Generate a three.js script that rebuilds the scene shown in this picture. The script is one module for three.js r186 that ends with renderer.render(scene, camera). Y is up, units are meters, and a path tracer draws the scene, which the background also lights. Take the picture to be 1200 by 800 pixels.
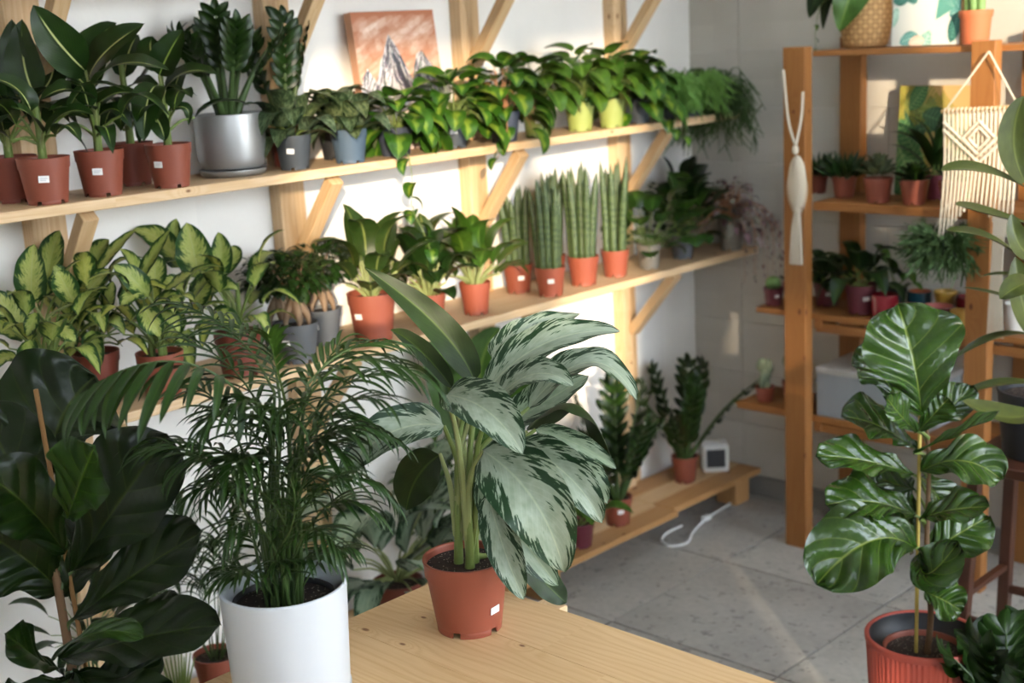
import * as THREE from 'three';
import { RoundedBoxGeometry } from 'three/addons/geometries/RoundedBoxGeometry.js';
import { mergeGeometries } from 'three/addons/utils/BufferGeometryUtils.js';

// ------------------------------------------------------------------ camera, sky, sun, exposure
const scene = new THREE.Scene();
const camera = new THREE.PerspectiveCamera(28.3, 1.5, 0.05, 200);
camera.position.set(0, 1.8, 0);
camera.rotation.order = 'YXZ';
camera.rotation.set(THREE.MathUtils.degToRad(-12.948), THREE.MathUtils.degToRad(44.187), THREE.MathUtils.degToRad(-3.0));
camera.focus = 2.56;
camera.userData.fStop = 3.1;
camera.updateMatrixWorld(true);

const SKY_STRENGTH = 2.6, SUN_STRENGTH = 4.8, EXPOSURE = 1.6;
{ // pale morning sky, brighter towards the horizon and the sun's side
  const W = 128, H = 64, data = new Float32Array(W * H * 4);
  for (let j = 0; j < H; j++) for (let i = 0; i < W; i++) {
    const up = Math.max(0, Math.sin(((j + 0.5) / H - 0.5) * Math.PI)), k = (j * W + i) * 4, h = Math.pow(1 - up, 2);
    data[k] = 2.3 + 0.9 * h; data[k + 1] = 2.7 + 0.75 * h; data[k + 2] = 3.25 + 0.4 * h; data[k + 3] = 1;
  }
  const sky = new THREE.DataTexture(data, W, H, THREE.RGBAFormat, THREE.FloatType);
  sky.mapping = THREE.EquirectangularReflectionMapping; sky.magFilter = THREE.LinearFilter; sky.needsUpdate = true;
  scene.background = sky; scene.backgroundIntensity = SKY_STRENGTH;
}
const sun = new THREE.DirectionalLight(new THREE.Color(1, 0.81, 0.58), SUN_STRENGTH);
sun.name = 'sun';
sun.position.set(9, 2.25 + 1, 7.65 - 2.6); sun.target.position.set(0, 1, -2.6);
sun.castShadow = true; sun.shadow.mapSize.set(4096, 4096); sun.shadow.radius = 2.4;
Object.assign(sun.shadow.camera, { left: -6, right: 6, top: 5, bottom: -5, near: 0.5, far: 30 });
scene.add(sun, sun.target);
sun.target.name = 'sun_target';

const renderer = new THREE.WebGLRenderer({ antialias: true });
renderer.toneMapping = THREE.LinearToneMapping;
renderer.toneMappingExposure = EXPOSURE;
renderer.shadowMap.enabled = true;

// ------------------------------------------------------------------ helpers
let seed = 7;
const rnd = () => { seed = (seed + 0x6d2b79f5) | 0; let t = Math.imul(seed ^ (seed >>> 15), 1 | seed); t = (t + Math.imul(t ^ (t >>> 7), 61 | t)) ^ t; return ((t ^ (t >>> 14)) >>> 0) / 4294967296; };
const rr = (a, b) => a + (b - a) * rnd();
const pick = (list) => list[Math.floor(rnd() * list.length)];
const V = (x, y, z) => new THREE.Vector3(x, y, z);
const { clamp, lerp, smoothstep } = THREE.MathUtils;
const h2 = (x, y) => { let n = Math.imul(x, 374761393) + Math.imul(y, 668265263); n = Math.imul(n ^ (n >>> 13), 1274126177); return ((n ^ (n >>> 16)) >>> 0) / 4294967296; };
function vnoise(x, y) {
  const ix = Math.floor(x), iy = Math.floor(y), fx = x - ix, fy = y - iy, u = fx * fx * (3 - 2 * fx), v = fy * fy * (3 - 2 * fy);
  return lerp(lerp(h2(ix, iy), h2(ix + 1, iy), u), lerp(h2(ix, iy + 1), h2(ix + 1, iy + 1), u), v);
}
const fbm = (x, y, o = 4) => { let s = 0, a = 0.5, t = 0; for (let i = 0; i < o; i++) { s += a * vnoise(x, y); t += a; a *= 0.5; x = x * 2.03 + 17.1; y = y * 2.03 + 9.7; } return s / t; };

const used = {};
const numbered = (name) => { const n = used[name] = (used[name] ?? -1) + 1; return n ? name + '_' + String(n).padStart(3, '0') : name; };
function thing(name, label, category, [x, y, z] = [0, 0, 0], group) {
  const o = new THREE.Group(); o.name = numbered(name); o.position.set(x, y, z);
  o.userData = { label, category }; if (group) o.userData.group = group;
  scene.add(o); return o;
}
function part(parent, name, geo, material, label) {
  const m = new THREE.Mesh(geo, material); m.name = name; m.castShadow = m.receiveShadow = true;
  if (label) m.userData.label = label;
  parent.add(m); return m;
}
function struct(name, geo, material) {
  const m = geo ? new THREE.Mesh(geo, material) : new THREE.Group();
  m.name = name; m.castShadow = m.receiveShadow = true; m.userData.kind = 'structure'; scene.add(m); return m;
}
const shift = (g, x, y, z) => { g.translate(x, y, z); return g; };

// ------------------------------------------------------------------ textures
function tex(w, h, fn, { srgb = true, repeat = false } = {}) {
  const d = new Uint8Array(w * h * 4);
  for (let j = 0; j < h; j++) for (let i = 0; i < w; i++) {
    const c = fn((i + 0.5) / w, (j + 0.5) / h, i, j), k = (j * w + i) * 4;
    d[k] = clamp(c[0], 0, 255); d[k + 1] = clamp(c[1], 0, 255); d[k + 2] = clamp(c[2], 0, 255); d[k + 3] = 255;
  }
  const t = new THREE.DataTexture(d, w, h); t.magFilter = THREE.LinearFilter; t.minFilter = THREE.LinearMipmapLinearFilter;
  if (srgb) t.colorSpace = THREE.SRGBColorSpace;
  if (repeat) t.wrapS = t.wrapT = THREE.RepeatWrapping;
  t.needsUpdate = true; return t;
}
const mix3 = (a, b, t) => [a[0] + (b[0] - a[0]) * t, a[1] + (b[1] - a[1]) * t, a[2] + (b[2] - a[2]) * t];
function std(color, roughness = 0.6, extra = {}) { return new THREE.MeshStandardMaterial({ color, roughness, ...extra }); }

// wood: grain runs along u; one tile is 1.6 m by 0.4 m
const woodKnots = Array.from({ length: 9 }, () => [rnd(), rnd(), rr(0.4, 1)]);
const woodTex = tex(1024, 512, (u, v) => {
  let warp = fbm(u * 5, v * 7, 3) * 0.5, knot = 0;
  for (const [ku, kv, s] of woodKnots) {
    const du = (u - ku) * 1.6, dv = (v - kv) * 0.4, r = Math.hypot(du * 0.55, dv) / s;
    warp += 0.9 * Math.exp(-r * 42); knot = Math.max(knot, 1 - smoothstep(r, 0.004, 0.010));
  }
  const ring = 0.5 + 0.5 * Math.sin((v * 22 + warp * 6) * 6.28), fine = fbm(u * 14, v * 190, 2), pore = fbm(u * 40, v * 320, 2);
  const s = ring * ring * 0.24 + fine * 0.3 + pore * 0.16 + fbm(u * 3, v * 3, 2) * 0.3;
  return mix3(mix3([255, 250, 241], [222, 198, 168], clamp(s, 0, 1)), [120, 76, 44], knot * 0.8);
}, { repeat: true });
const wood = (color, roughness = 0.6) => std(color, roughness, { map: woodTex, bumpMap: woodTex, bumpScale: 0.0004 });
const M = {
  pine: wood(0xdfc9aa, 0.62), pineB: wood(0xd6be9c, 0.62), table: wood(0xe6cba4, 0.42), rack: wood(0xa0703e, 0.6), rackB: wood(0x966838, 0.6), bench: wood(0xb99468, 0.6),
  darkWood: wood(0x4a2a1c, 0.45), dowel: wood(0xc9b48a, 0.7),
};
// a board with rounded edges, grain along its longest side; uv in metres
function board(lx, ly, lz, bevel = 0.003) {
  const g = new RoundedBoxGeometry(lx, ly, lz, 2, Math.min(bevel, Math.min(lx, ly, lz) * 0.3)), p = g.attributes.position, n = g.attributes.normal, uv = g.attributes.uv;
  const L = [lx, ly, lz], long = L.indexOf(Math.max(...L)), ou = rnd(), ov = rnd();
  for (let i = 0; i < p.count; i++) {
    const q = [p.getX(i), p.getY(i), p.getZ(i)], k = [Math.abs(n.getX(i)), Math.abs(n.getY(i)), Math.abs(n.getZ(i))], face = k.indexOf(Math.max(...k));
    const across = [0, 1, 2].filter((a) => a !== long && a !== face), u = face === long ? q[across[0]] * 0.05 : q[long], v = q[across[across.length - 1]];
    uv.setXY(i, u / 1.6 + ou, v / 0.4 + ov);
  }
  return g;
}
// a board from point a to point b with section w (along side) by t
function beam(a, b, w, t, side = V(0, 0, 1)) {
  const d = b.clone().sub(a), L = d.length(), g = board(L, t, w), x = d.normalize(), z = side.clone().sub(x.clone().multiplyScalar(side.dot(x))).normalize(), y = z.clone().cross(x);
  g.applyMatrix4(new THREE.Matrix4().makeBasis(x, y, z).setPosition(a.clone().add(b).multiplyScalar(0.5)));
  return g;
}
// a tapering tube through points
function tube(pts, r0, r1 = r0, seg = 8, sides = 6, cap = true) {
  const curve = pts.length === 2 ? new THREE.LineCurve3(pts[0], pts[1]) : new THREE.CatmullRomCurve3(pts), pos = [], uv = [], idx = [];
  let nrm = null;
  for (let i = 0; i <= seg; i++) {
    const t = i / seg, p = curve.getPoint(t), T = curve.getTangent(t);
    if (!nrm) nrm = Math.abs(T.y) < 0.9 ? V(0, 1, 0) : V(1, 0, 0);
    nrm = nrm.clone().sub(T.clone().multiplyScalar(nrm.dot(T))).normalize();
    const b = T.clone().cross(nrm), r = typeof r0 === 'function' ? r0(t) : lerp(r0, r1, t);
    for (let k = 0; k <= sides; k++) {
      const a = (k / sides) * 2 * Math.PI, c = Math.cos(a) * r, s = Math.sin(a) * r;
      pos.push(p.x + nrm.x * c + b.x * s, p.y + nrm.y * c + b.y * s, p.z + nrm.z * c + b.z * s); uv.push(k / sides, t);
    }
  }
  const row = sides + 1;
  for (let i = 0; i < seg; i++) for (let k = 0; k < sides; k++) { const a = i * row + k, b = a + row; idx.push(a, a + 1, b, a + 1, b + 1, b); }
  if (cap) for (const [o, end] of [[0, 0], [seg * row, 1]]) {
    const c = curve.getPoint(end), at = pos.length / 3; pos.push(c.x, c.y, c.z); uv.push(0.5, end);
    for (let k = 0; k < sides; k++) end ? idx.push(o + k, o + k + 1, at) : idx.push(o + k + 1, o + k, at);
  }
  const g = new THREE.BufferGeometry();
  g.setAttribute('position', new THREE.Float32BufferAttribute(pos, 3)); g.setAttribute('uv', new THREE.Float32BufferAttribute(uv, 2)); g.setIndex(idx); g.computeVertexNormals();
  return g;
}
const lathe = (pts, seg = 40, a = 0, len = Math.PI * 2) => new THREE.LatheGeometry(pts.map(([x, y]) => new THREE.Vector2(x, y)), seg, a, len);

// ------------------------------------------------------------------ leaves
const PROFILE = {
  lance: (t) => Math.pow(t, 0.55) * Math.pow(1 - t, 0.8) / 0.399,
  ovate: (t) => Math.pow(t, 0.45) * Math.pow(1 - t, 0.72) / 0.453,
  heart: (t) => Math.pow(t + 0.02, 0.28) * Math.pow(1 - t, 0.7) / 0.56,
  fiddle: (t) => Math.pow(Math.sin(Math.PI * Math.pow(t, 1.28)), 0.5) * (1 - 0.22 * Math.exp(-(((t - 0.3) / 0.14) ** 2))) * (0.72 + 0.32 * t),
  oval: (t) => Math.pow(Math.max(0, Math.sin(Math.PI * t)), 0.6),
  blade: (t) => Math.pow(t + 0.001, 0.3) * Math.pow(1 - t, 0.62) / 0.62,
  round: (t) => Math.sqrt(Math.max(0, 1 - (2 * t - 1) ** 2)),
};
// leaf along a curve through base, middle and tip; hint is roughly the way its upper side faces
function leafGeo(p0, pm, p2, w, hint, { profile = 'lance', fold = 0.2, cup = 0, wave = 0, waves = 3, quilt = 0, nu = 6, nv = 14, twist = 0 } = {}) {
  const c = pm.clone().multiplyScalar(2).sub(p0.clone().add(p2).multiplyScalar(0.5)), pos = [], uv = [], idx = [], ph = rnd() * 6.28, f = PROFILE[profile];
  for (let j = 0; j <= nv; j++) {
    const t = j / nv, a = (1 - t) * (1 - t), b = 2 * t * (1 - t), d = t * t;
    const p = p0.clone().multiplyScalar(a).addScaledVector(c, b).addScaledVector(p2, d);
    const T = c.clone().sub(p0).multiplyScalar(1 - t).addScaledVector(p2.clone().sub(c), t).normalize();
    let S = T.clone().cross(hint).normalize(); const N = S.clone().cross(T).normalize();
    if (twist) S.applyAxisAngle(T, twist * (t - 0.3)), N.applyAxisAngle(T, twist * (t - 0.3));
    const half = Math.max(0.0004, w * 0.5 * f(t));
    for (let i = 0; i <= nu; i++) {
      const s = (i / nu) * 2 - 1, k = Math.abs(s);
      let up = half * (k * fold + cup * s * s) + w * wave * Math.sin(waves * 6.28 * t + ph + (s > 0 ? 1.7 : 0)) * k * k;
      if (quilt) up += w * quilt * (Math.abs(Math.sin(Math.PI * 5.2 * (t - 0.32 * k))) * k * (1.3 - k) * 2.2);
      const q = p.clone().addScaledVector(S, half * s * (1 - 0.12 * Math.abs(fold))).addScaledVector(N, up);
      pos.push(q.x, q.y, q.z); uv.push(i / nu, t);
    }
  }
  for (let j = 0; j < nv; j++) for (let i = 0; i < nu; i++) { const a = j * (nu + 1) + i, b = a + nu + 1; idx.push(a, a + 1, b, a + 1, b + 1, b); }
  const g = new THREE.BufferGeometry();
  g.setAttribute('position', new THREE.Float32BufferAttribute(pos, 3)); g.setAttribute('uv', new THREE.Float32BufferAttribute(uv, 2)); g.setIndex(idx); g.computeVertexNormals();
  return g;
}
// unit leaves along +z with +y up, shared by all the small plants
const protos = {};
function proto(profile, ratio, droop, opt = {}) {
  const key = profile + ratio + '/' + droop + JSON.stringify(opt);
  return protos[key] ??= leafGeo(V(0, 0, 0), V(0, 0.04 + 0.1 * Math.min(droop, 0.6), 0.52), V(0, -droop, 1 - droop * 0.35), ratio, V(0, 1, 0), { profile, nu: 4, nv: 8, ...opt });
}
const toView = V(0.69, 0.2, 0.7);
function basisPut(o, p, dir, up, s) {
  const z = dir.clone().normalize(), x = up.clone().cross(z); if (x.lengthSq() < 1e-6) x.set(1, 0, 0); x.normalize();
  const y = z.clone().cross(x);
  o.matrix.makeBasis(x, y, z).scale(V(s, s, s)).setPosition(p); o.matrix.decompose(o.position, o.quaternion, o.scale);
}
// keeps a leaf of length L clear of the walls behind; t is the plant
function clearWalls(t, p, dir, L) {
  const gx = t.position.x + p.x, gz = t.position.z + p.z, lx = (-3.055 - gx) / L, lz = (-4.17 - gz) / L;
  if (dir.x < lx) dir.x = Math.max(lx, -dir.x * 0.3);
  if (dir.z < lz) dir.z = Math.max(lz, -dir.z * 0.3);
  return dir;
}
function putLeaf(t, name, geo, mat, p, dir, up, L, parent = t) {
  const m = part(parent, name, geo, mat); basisPut(m, p, clearWalls(t, p, dir.clone().normalize(), L * 1.02), up, L); return m;
}

// leaf patterns: a is the distance from the midrib, q runs along the side veins
const vein = (a, v, n, slant = 0.35) => { const q = (v - a * slant) * n; return Math.abs(q - Math.round(q)); };
const leafTex = {
  plain: (base, rib, n = 9, w = 0.05) => tex(128, 256, (u, v) => {
    const a = Math.abs(u * 2 - 1), k = Math.max(1 - smoothstep(a, 0.02, 0.09), 0.35 * (1 - smoothstep(vein(a, v, n), w * 0.4, w * 1.6)) * (1 - a));
    return mix3(mix3(base, base.map((c) => c * 0.72), fbm(u * 6, v * 9, 3)), rib, k * 0.8);
  }),
  fiddle: tex(256, 512, (u, v) => {
    const a = Math.abs(u * 2 - 1), main = 1 - smoothstep(a, 0.012, 0.045), d = vein(a, v, 5.2, 0.32), side = (1 - smoothstep(d, 0.012, 0.06)) * (1 - 0.55 * a), net = 1 - smoothstep(Math.abs(fbm(u * 16, v * 28, 2) - 0.5), 0, 0.05);
    const base = mix3([60, 94, 32], [34, 64, 22], fbm(u * 5, v * 8, 3));
    return mix3(base, [132, 152, 76], Math.max(main * 0.9, side * 0.62, net * 0.1));
  }),
  fiddleBump: tex(256, 512, (u, v) => { const a = Math.abs(u * 2 - 1), d = vein(a, v, 5.2, 0.32), s = 150 + 90 * Math.sin(clamp(d * 2, 0, 1) * 1.57) - 90 * (1 - smoothstep(a, 0, 0.08)) + 26 * fbm(u * 14, v * 24, 2); return [s, s, s]; }, { srgb: false }),
  agla: tex(512, 1024, (u, v) => {
    const a = Math.abs(u * 2 - 1), side = u > 0.5 ? 31 : 0, q = v - a * 0.42;
    const streak = fbm(q * 34 + side, a * 5 + side, 4), big = fbm(q * 9 + side * 3, a * 3.5 + side, 3);
    let dark = smoothstep(a + (big - 0.5) * 0.8 + (streak - 0.5) * 0.5, 0.6, 0.67) * smoothstep(streak, 0.34, 0.44);
    dark = Math.max(dark, smoothstep(a, 0.86, 0.95) * smoothstep(streak, 0.32, 0.5) * 0.9, smoothstep(streak * (0.45 + big * 0.6), 0.58, 0.61) * 0.8 * smoothstep(a, 0.12, 0.3));
    const silver = mix3([176, 187, 166], [140, 158, 132], fbm(u * 14, v * 20, 3)), rib = 1 - smoothstep(a, 0.012, 0.05), sv = (1 - smoothstep(vein(a, v, 15, 0.4), 0.03, 0.14)) * 0.22;
    return mix3(mix3(mix3(silver, [196, 206, 184], sv), [28, 60, 30], dark), [198, 208, 174], rib * 0.55);
  }),
  camille: tex(256, 512, (u, v) => {
    const a = Math.abs(u * 2 - 1), side = u > 0.5 ? 13 : 0, q = v - a * 0.35, st = fbm(q * 30 + side, a * 3, 3);
    const g = smoothstep(a + (st - 0.5) * 1.05 + 0.14 * Math.abs(v - 0.45), 0.54, 0.78), cream = mix3([214, 216, 132], [176, 192, 92], fbm(u * 9, v * 14, 3));
    const fl = smoothstep(fbm(q * 44 + side, a * 7, 2), 0.6, 0.72) * 0.45 * smoothstep(a, 0.1, 0.3);
    return mix3(mix3(mix3(cream, [92, 128, 44], fl), [44, 82, 32], g), [206, 214, 140], (1 - smoothstep(a, 0.02, 0.06)) * 0.7);
  }),
  cane: tex(256, 512, (u, v) => {
    const a = Math.abs(u * 2 - 1), rib = (1 - smoothstep(a, 0.028, 0.07)) * (1 - smoothstep(v, 0.7, 0.98)), s = (1 - smoothstep(vein(a, v, 16, 0.5), 0.05, 0.25)) * 0.14;
    return mix3(mix3(mix3([38, 66, 26], [24, 48, 20], fbm(u * 5, v * 7, 3)), [92, 120, 60], s), [212, 222, 172], rib * 0.95);
  }),
  brasil: tex(128, 256, (u, v) => {
    const a = Math.abs(u * 2 - 1), n = fbm(u * 3 + 4, v * 6, 3), y = (1 - smoothstep(Math.abs(u - 0.42 - (n - 0.5) * 0.3), 0.06, 0.2)) * smoothstep(v, 0.0, 0.2) * (1 - smoothstep(v, 0.75, 0.98));
    return mix3(mix3(mix3([58, 100, 32], [36, 72, 26], fbm(u * 6, v * 8, 3)), [150, 170, 76], y * 0.55), [150, 170, 90], (1 - smoothstep(a, 0.02, 0.07)) * 0.5);
  }),
  silver: tex(128, 256, (u, v) => {
    const a = Math.abs(u * 2 - 1), q = v - a * 0.3, n = fbm(q * 26, a * 5 + (u > 0.5 ? 9 : 0), 3), base = mix3([66, 88, 58], [46, 68, 44], fbm(u * 5, v * 5, 2));
    return mix3(mix3(base, [138, 154, 122], smoothstep(n, 0.46, 0.62) * 0.75), [128, 142, 104], (1 - smoothstep(a, 0.02, 0.07)) * 0.6);
  }),
  birkin: tex(256, 512, (u, v) => {
    const a = Math.abs(u * 2 - 1), st = (1 - smoothstep(vein(a, v, 24, 0.45), 0.04, 0.2)) * (0.45 + 0.6 * fbm(u * 4, v * 6, 2)), base = mix3([44, 78, 34], [30, 58, 28], fbm(u * 5, v * 7, 3));
    return mix3(mix3(base, [176, 190, 128], st * 0.7), [190, 200, 140], (1 - smoothstep(a, 0.03, 0.09)) * 0.9);
  }),
  snake: tex(128, 512, (u, v) => { const n = fbm(u * 5, v * 46, 3), b = smoothstep(n, 0.46, 0.6), g = 0.5 + 0.5 * Math.sin(u * 6.28 * 5); return mix3(mix3([128, 150, 104], [70, 98, 62], b * 0.8), [84, 112, 74], g * 0.25); }),
};
const LEAF_TONE = new Map(), LEAF_WARM = new THREE.Color(1.06, 1.0, 0.7), purpleTex = leafTex.plain([178, 156, 154], [222, 212, 202], 5), COOL_LEAVES = new Set([leafTex.agla, leafTex.silver, leafTex.camille, purpleTex]);
const leafMat = (map, color = 0xffffff, roughness = 0.42, extra = {}) => new THREE.MeshPhysicalMaterial({ map, color: COOL_LEAVES.has(map) ? new THREE.Color(color).multiplyScalar(LEAF_TONE.get(map) ?? 0.6) : new THREE.Color(color).multiplyScalar(LEAF_TONE.get(map) ?? 0.6).multiply(LEAF_WARM), roughness, specularIntensity: 0.6, side: THREE.DoubleSide, ...extra });
LEAF_TONE.set(leafTex.camille, 0.66).set(leafTex.agla, 0.74).set(leafTex.fiddle, 0.72).set(leafTex.brasil, 0.9).set(purpleTex, 0.9).set(leafTex.snake, 0.7).set(leafTex.cane, 0.7);
const shades = (map, roughness, extra, tints = [0xffffff, 0xdfe6d8, 0xfff6dc]) => tints.map((c) => leafMat(map, c, roughness, extra));
const LM = {
  agla: [...shades(leafTex.agla, 0.44, {}, [0xffffff, 0xe4eadf]), leafMat(leafTex.plain([50, 82, 32], [104, 132, 66], 12), 0xe0e0e0, 0.5)],
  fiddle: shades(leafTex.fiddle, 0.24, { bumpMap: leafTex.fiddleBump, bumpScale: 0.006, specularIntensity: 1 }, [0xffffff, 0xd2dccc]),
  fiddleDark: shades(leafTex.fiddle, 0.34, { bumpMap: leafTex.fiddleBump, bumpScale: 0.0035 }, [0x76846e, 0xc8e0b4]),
  camille: shades(leafTex.camille, 0.45, {}),
  cane: shades(leafTex.cane, 0.4, {}, [0xffffff, 0xd8f0b8]),
  brasil: shades(leafTex.brasil, 0.4, {}),
  silver: shades(leafTex.silver, 0.5, {}),
  birkin: shades(leafTex.birkin, 0.42, {}),
  zz: shades(leafTex.plain([40, 70, 30], [76, 104, 50], 5), 0.34, {}, [0xffffff, 0xd0dcc8, 0xf4ffdc]),
  green: shades(leafTex.plain([78, 124, 48], [132, 160, 86], 9), 0.42, {}),
  deep: shades(leafTex.plain([40, 74, 36], [84, 112, 60], 9), 0.4, {}),
  pilea: shades(leafTex.plain([58, 98, 44], [96, 130, 70], 5), 0.4, {}),
  palm: shades(leafTex.plain([54, 92, 40], [80, 114, 54], 3, 0.02), 0.42, {}, [0xffffff, 0xd6e2cc, 0xf0f4d4]),
  rubber: shades(leafTex.plain([110, 128, 70], [150, 164, 104], 16, 0.03), 0.36, {}, [0xb4b8a4, 0xd8d8cc]),
  ficus: shades(leafTex.plain([46, 80, 38], [80, 110, 56], 6), 0.38, {}),
  purple: shades(purpleTex, 0.5, {}, [0xffffff, 0xbfa8b0, 0xe8ffe8]),
  snake: std(0xa6ac98, 0.5, { map: leafTex.snake }), snakeB: std(0x979e88, 0.5, { map: leafTex.snake }),
  gray: shades(leafTex.plain([122, 140, 122], [150, 164, 146], 4), 0.6, {}),
};
const SM = { stem: std(0x6a7c3c, 0.5), pale: std(0x8b955e, 0.5), dark: std(0x3a5024, 0.5), twig: std(0x6d5238, 0.8), vine: std(0xb07d5a, 0.6), moss: std(0x6a9640, 0.6, { side: THREE.DoubleSide }), mossDark: std(0x3c5827, 0.65, { side: THREE.DoubleSide }), root: std(0x7c6650, 0.8), stake: wood(0x94744c, 0.8), cactus: std(0x6f9152, 0.6), hairy: std(0x7f8c74, 0.8), jade: std(0x5d7d50, 0.5), blue: std(0x7d9a94, 0.6) };
const soilTex = tex(128, 128, (u, v) => { const n = fbm(u * 20, v * 20, 3), s = h2(Math.floor(u * 60), Math.floor(v * 60)); return s > 0.975 ? [186, 176, 160] : mix3([62, 44, 34], [22, 16, 13], n); }, { repeat: true });
const soilMat = std(0xffffff, 0.95, { map: soilTex, bumpMap: soilTex, bumpScale: 0.004 });
const PM = {
  terra: std(0x884735, 0.5), terraDark: std(0x733628, 0.5), terraLight: std(0x934c38, 0.46), charcoal: std(0x3a4046, 0.5), blue: std(0x46586a, 0.5), navy: std(0x39404e, 0.5), lime: std(0x8f9a52, 0.5), grey: std(0x55585b, 0.5), black: std(0x222326, 0.5), plum: std(0x5e2630, 0.45), taupe: std(0x817a6e, 0.6),
};
const labelTex = tex(64, 32, (u, v) => { const bar = Math.abs(v - 0.35) < 0.08 && u > 0.15 && u < 0.7 || Math.abs(v - 0.65) < 0.08 && u > 0.15 && u < 0.85; return bar ? [214, 214, 216] : [246, 245, 242]; });
const labelMat = std(0xffffff, 0.55, { map: labelTex });

// ------------------------------------------------------------------ plant pots
const VIEW = 0.79;                                 // bearing of the room's open side as seen from the shelves
function soil(t, r, y, parent = t) {
  const g = new THREE.CircleGeometry(r, 28); g.rotateX(-Math.PI / 2); g.translate(0, y, 0);
  const p = g.attributes.position, uv = g.attributes.uv;
  for (let i = 0; i < p.count; i++) { uv.setXY(i, p.getX(i) / 0.12, p.getZ(i) / 0.12); }
  return part(parent, 'soil', g, soilMat);
}
function priceLabel(t, rTop, h, a, f = 0.55, s = 1) {
  const r = rTop * (0.76 + 0.185 * f) + 0.0016, w = 0.020 * s, g = new RoundedBoxGeometry(w, 0.0135 * s, 0.0012, 1, 0.0004);
  g.rotateZ(rr(-0.1, 0.1)); g.rotateX(0.14);
  const m = part(t, 'price_label', g, labelMat, 'small white price label'); m.position.set(Math.cos(a) * r, h * f, Math.sin(a) * r); m.rotation.y = Math.PI / 2 - a;
}
// thin plastic nursery pot with a collar and drainage notches
function nurseryPot(t, r, h, mat, { label = null, notch = 5, spin = rnd() * 2, seg = 36, soilAt = 0.87 } = {}) {
  const rb = r * 0.755, foot = h * 0.085, parts = [lathe([[0, foot], [rb * 0.97, foot * 0.95], [rb + 0.0005, foot], [r * 0.925, h * 0.755], [r * 0.965, h * 0.775], [r * 0.985, h * 0.965], [r * 1.0, h * 0.98], [r * 0.995, h], [r * 0.945, h], [r * 0.925, h * 0.97], [r * 0.86, h * 0.6]], seg)];
  for (let i = 0; i < notch; i++) {
    const a = spin + (i / notch) * Math.PI * 2, l = (Math.PI * 2 / notch) * 0.8;
    parts.push(lathe([[rb - 0.003, 0.0006], [rb - 0.0008, 0], [rb + 0.0004, foot * 1.02], [rb - 0.0035, foot * 1.02], [rb - 0.003, 0.0006]], 8, a, l));
  }
  part(t, 'pot', mergeGeometries(parts), mat); soil(t, r * 0.92, h * soilAt);
  if (label !== null) priceLabel(t, r, h, VIEW + label, 0.56, clamp(r / 0.05, 0.8, 1.15));
}
// ------------------------------------------------------------------ the room
const XL = -3.084, ZB = -4.204, XR = 1.5, ZF = 2.8, TOP = 3.1, TH = 0.2;
const plasterBump = tex(512, 512, (u, v) => { const n = 128 + 70 * (fbm(u * 24, v * 24, 4) - 0.5) + 40 * (fbm(u * 90, v * 90, 2) - 0.5); return [n, n, n]; }, { srgb: false, repeat: true });
const plasterTone = tex(256, 256, (u, v) => { const n = 236 + 16 * fbm(u * 5, v * 5, 4); return [n, n, n]; }, { repeat: true });
const plaster = (color) => std(color, 0.85, { map: plasterTone, bumpMap: plasterBump, bumpScale: 0.002 });
const wallMat = plaster(0xf1eee8), blockMats = [plaster(0xcbc6bb), plaster(0xc8c3b8), plaster(0xcec9be)], ceilMat = plaster(0xf2f0ec);
// box with uv in metres
function box(x0, x1, y0, y1, z0, z1) {
  const g = new THREE.BoxGeometry(x1 - x0, y1 - y0, z1 - z0).translate((x0 + x1) / 2, (y0 + y1) / 2, (z0 + z1) / 2), p = g.attributes.position, n = g.attributes.normal;
  for (let i = 0; i < p.count; i++) { const k = Math.abs(n.getY(i)) > 0.5 ? [p.getX(i), p.getZ(i)] : Math.abs(n.getX(i)) > 0.5 ? [p.getZ(i), p.getY(i)] : [p.getX(i), p.getY(i)]; g.attributes.uv.setXY(i, k[0], k[1]); }
  return g;
}
// the solid cells of a wall spanning a..b by 0..TOP around its openings [a0, a1, y0, y1]
function wallCells(a, b, holes, make) {
  const as = [...new Set([a, b, ...holes.flatMap((h) => [h[0], h[1]])])].sort((p, q) => p - q), ys = [...new Set([0, TOP, ...holes.flatMap((h) => [h[2], h[3]])])].sort((p, q) => p - q), out = [];
  for (let i = 0; i + 1 < as.length; i++) for (let j = 0; j + 1 < ys.length; j++) {
    const ca = (as[i] + as[i + 1]) / 2, cy = (ys[j] + ys[j + 1]) / 2;
    if (!holes.some((h) => ca > h[0] && ca < h[1] && cy > h[2] && cy < h[3])) out.push(make(as[i], as[i + 1], ys[j], ys[j + 1]));
  }
  return mergeGeometries(out);
}
const holesRight = [[0.1, 0.7, 1.6, 2.94], [0.7, 1.72, 2.05, 2.94], [-2.1, -0.76, 2.02, 2.94], [-0.52, -0.32, 1.5, 1.9], [-0.36, 0.08, 0.74, 1.08], [-4.1, -2.3, 0.3, 2.94]];
const holesFront = [];
const skylights = [[-2.1, -1.45, -3.25, -2.65]];   // x0, x1, z0, z1
struct('wall_right', wallCells(ZB - TH, ZF + TH, holesRight, (a, b, y0, y1) => box(XR, XR + TH, y0, y1, a, b)), wallMat);
struct('wall_front', wallCells(XL, XR, holesFront, (a, b, y0, y1) => box(a, b, y0, y1, ZF, ZF + TH)), wallMat);
struct('wall_left', box(XL - TH, XL, 0, TOP, ZB - TH, ZF + TH), wallMat);
const back = struct('wall_back', box(XL, XR, 0, TOP, ZB - TH, ZB - 0.006), plaster(0xc9c6be));
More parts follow.
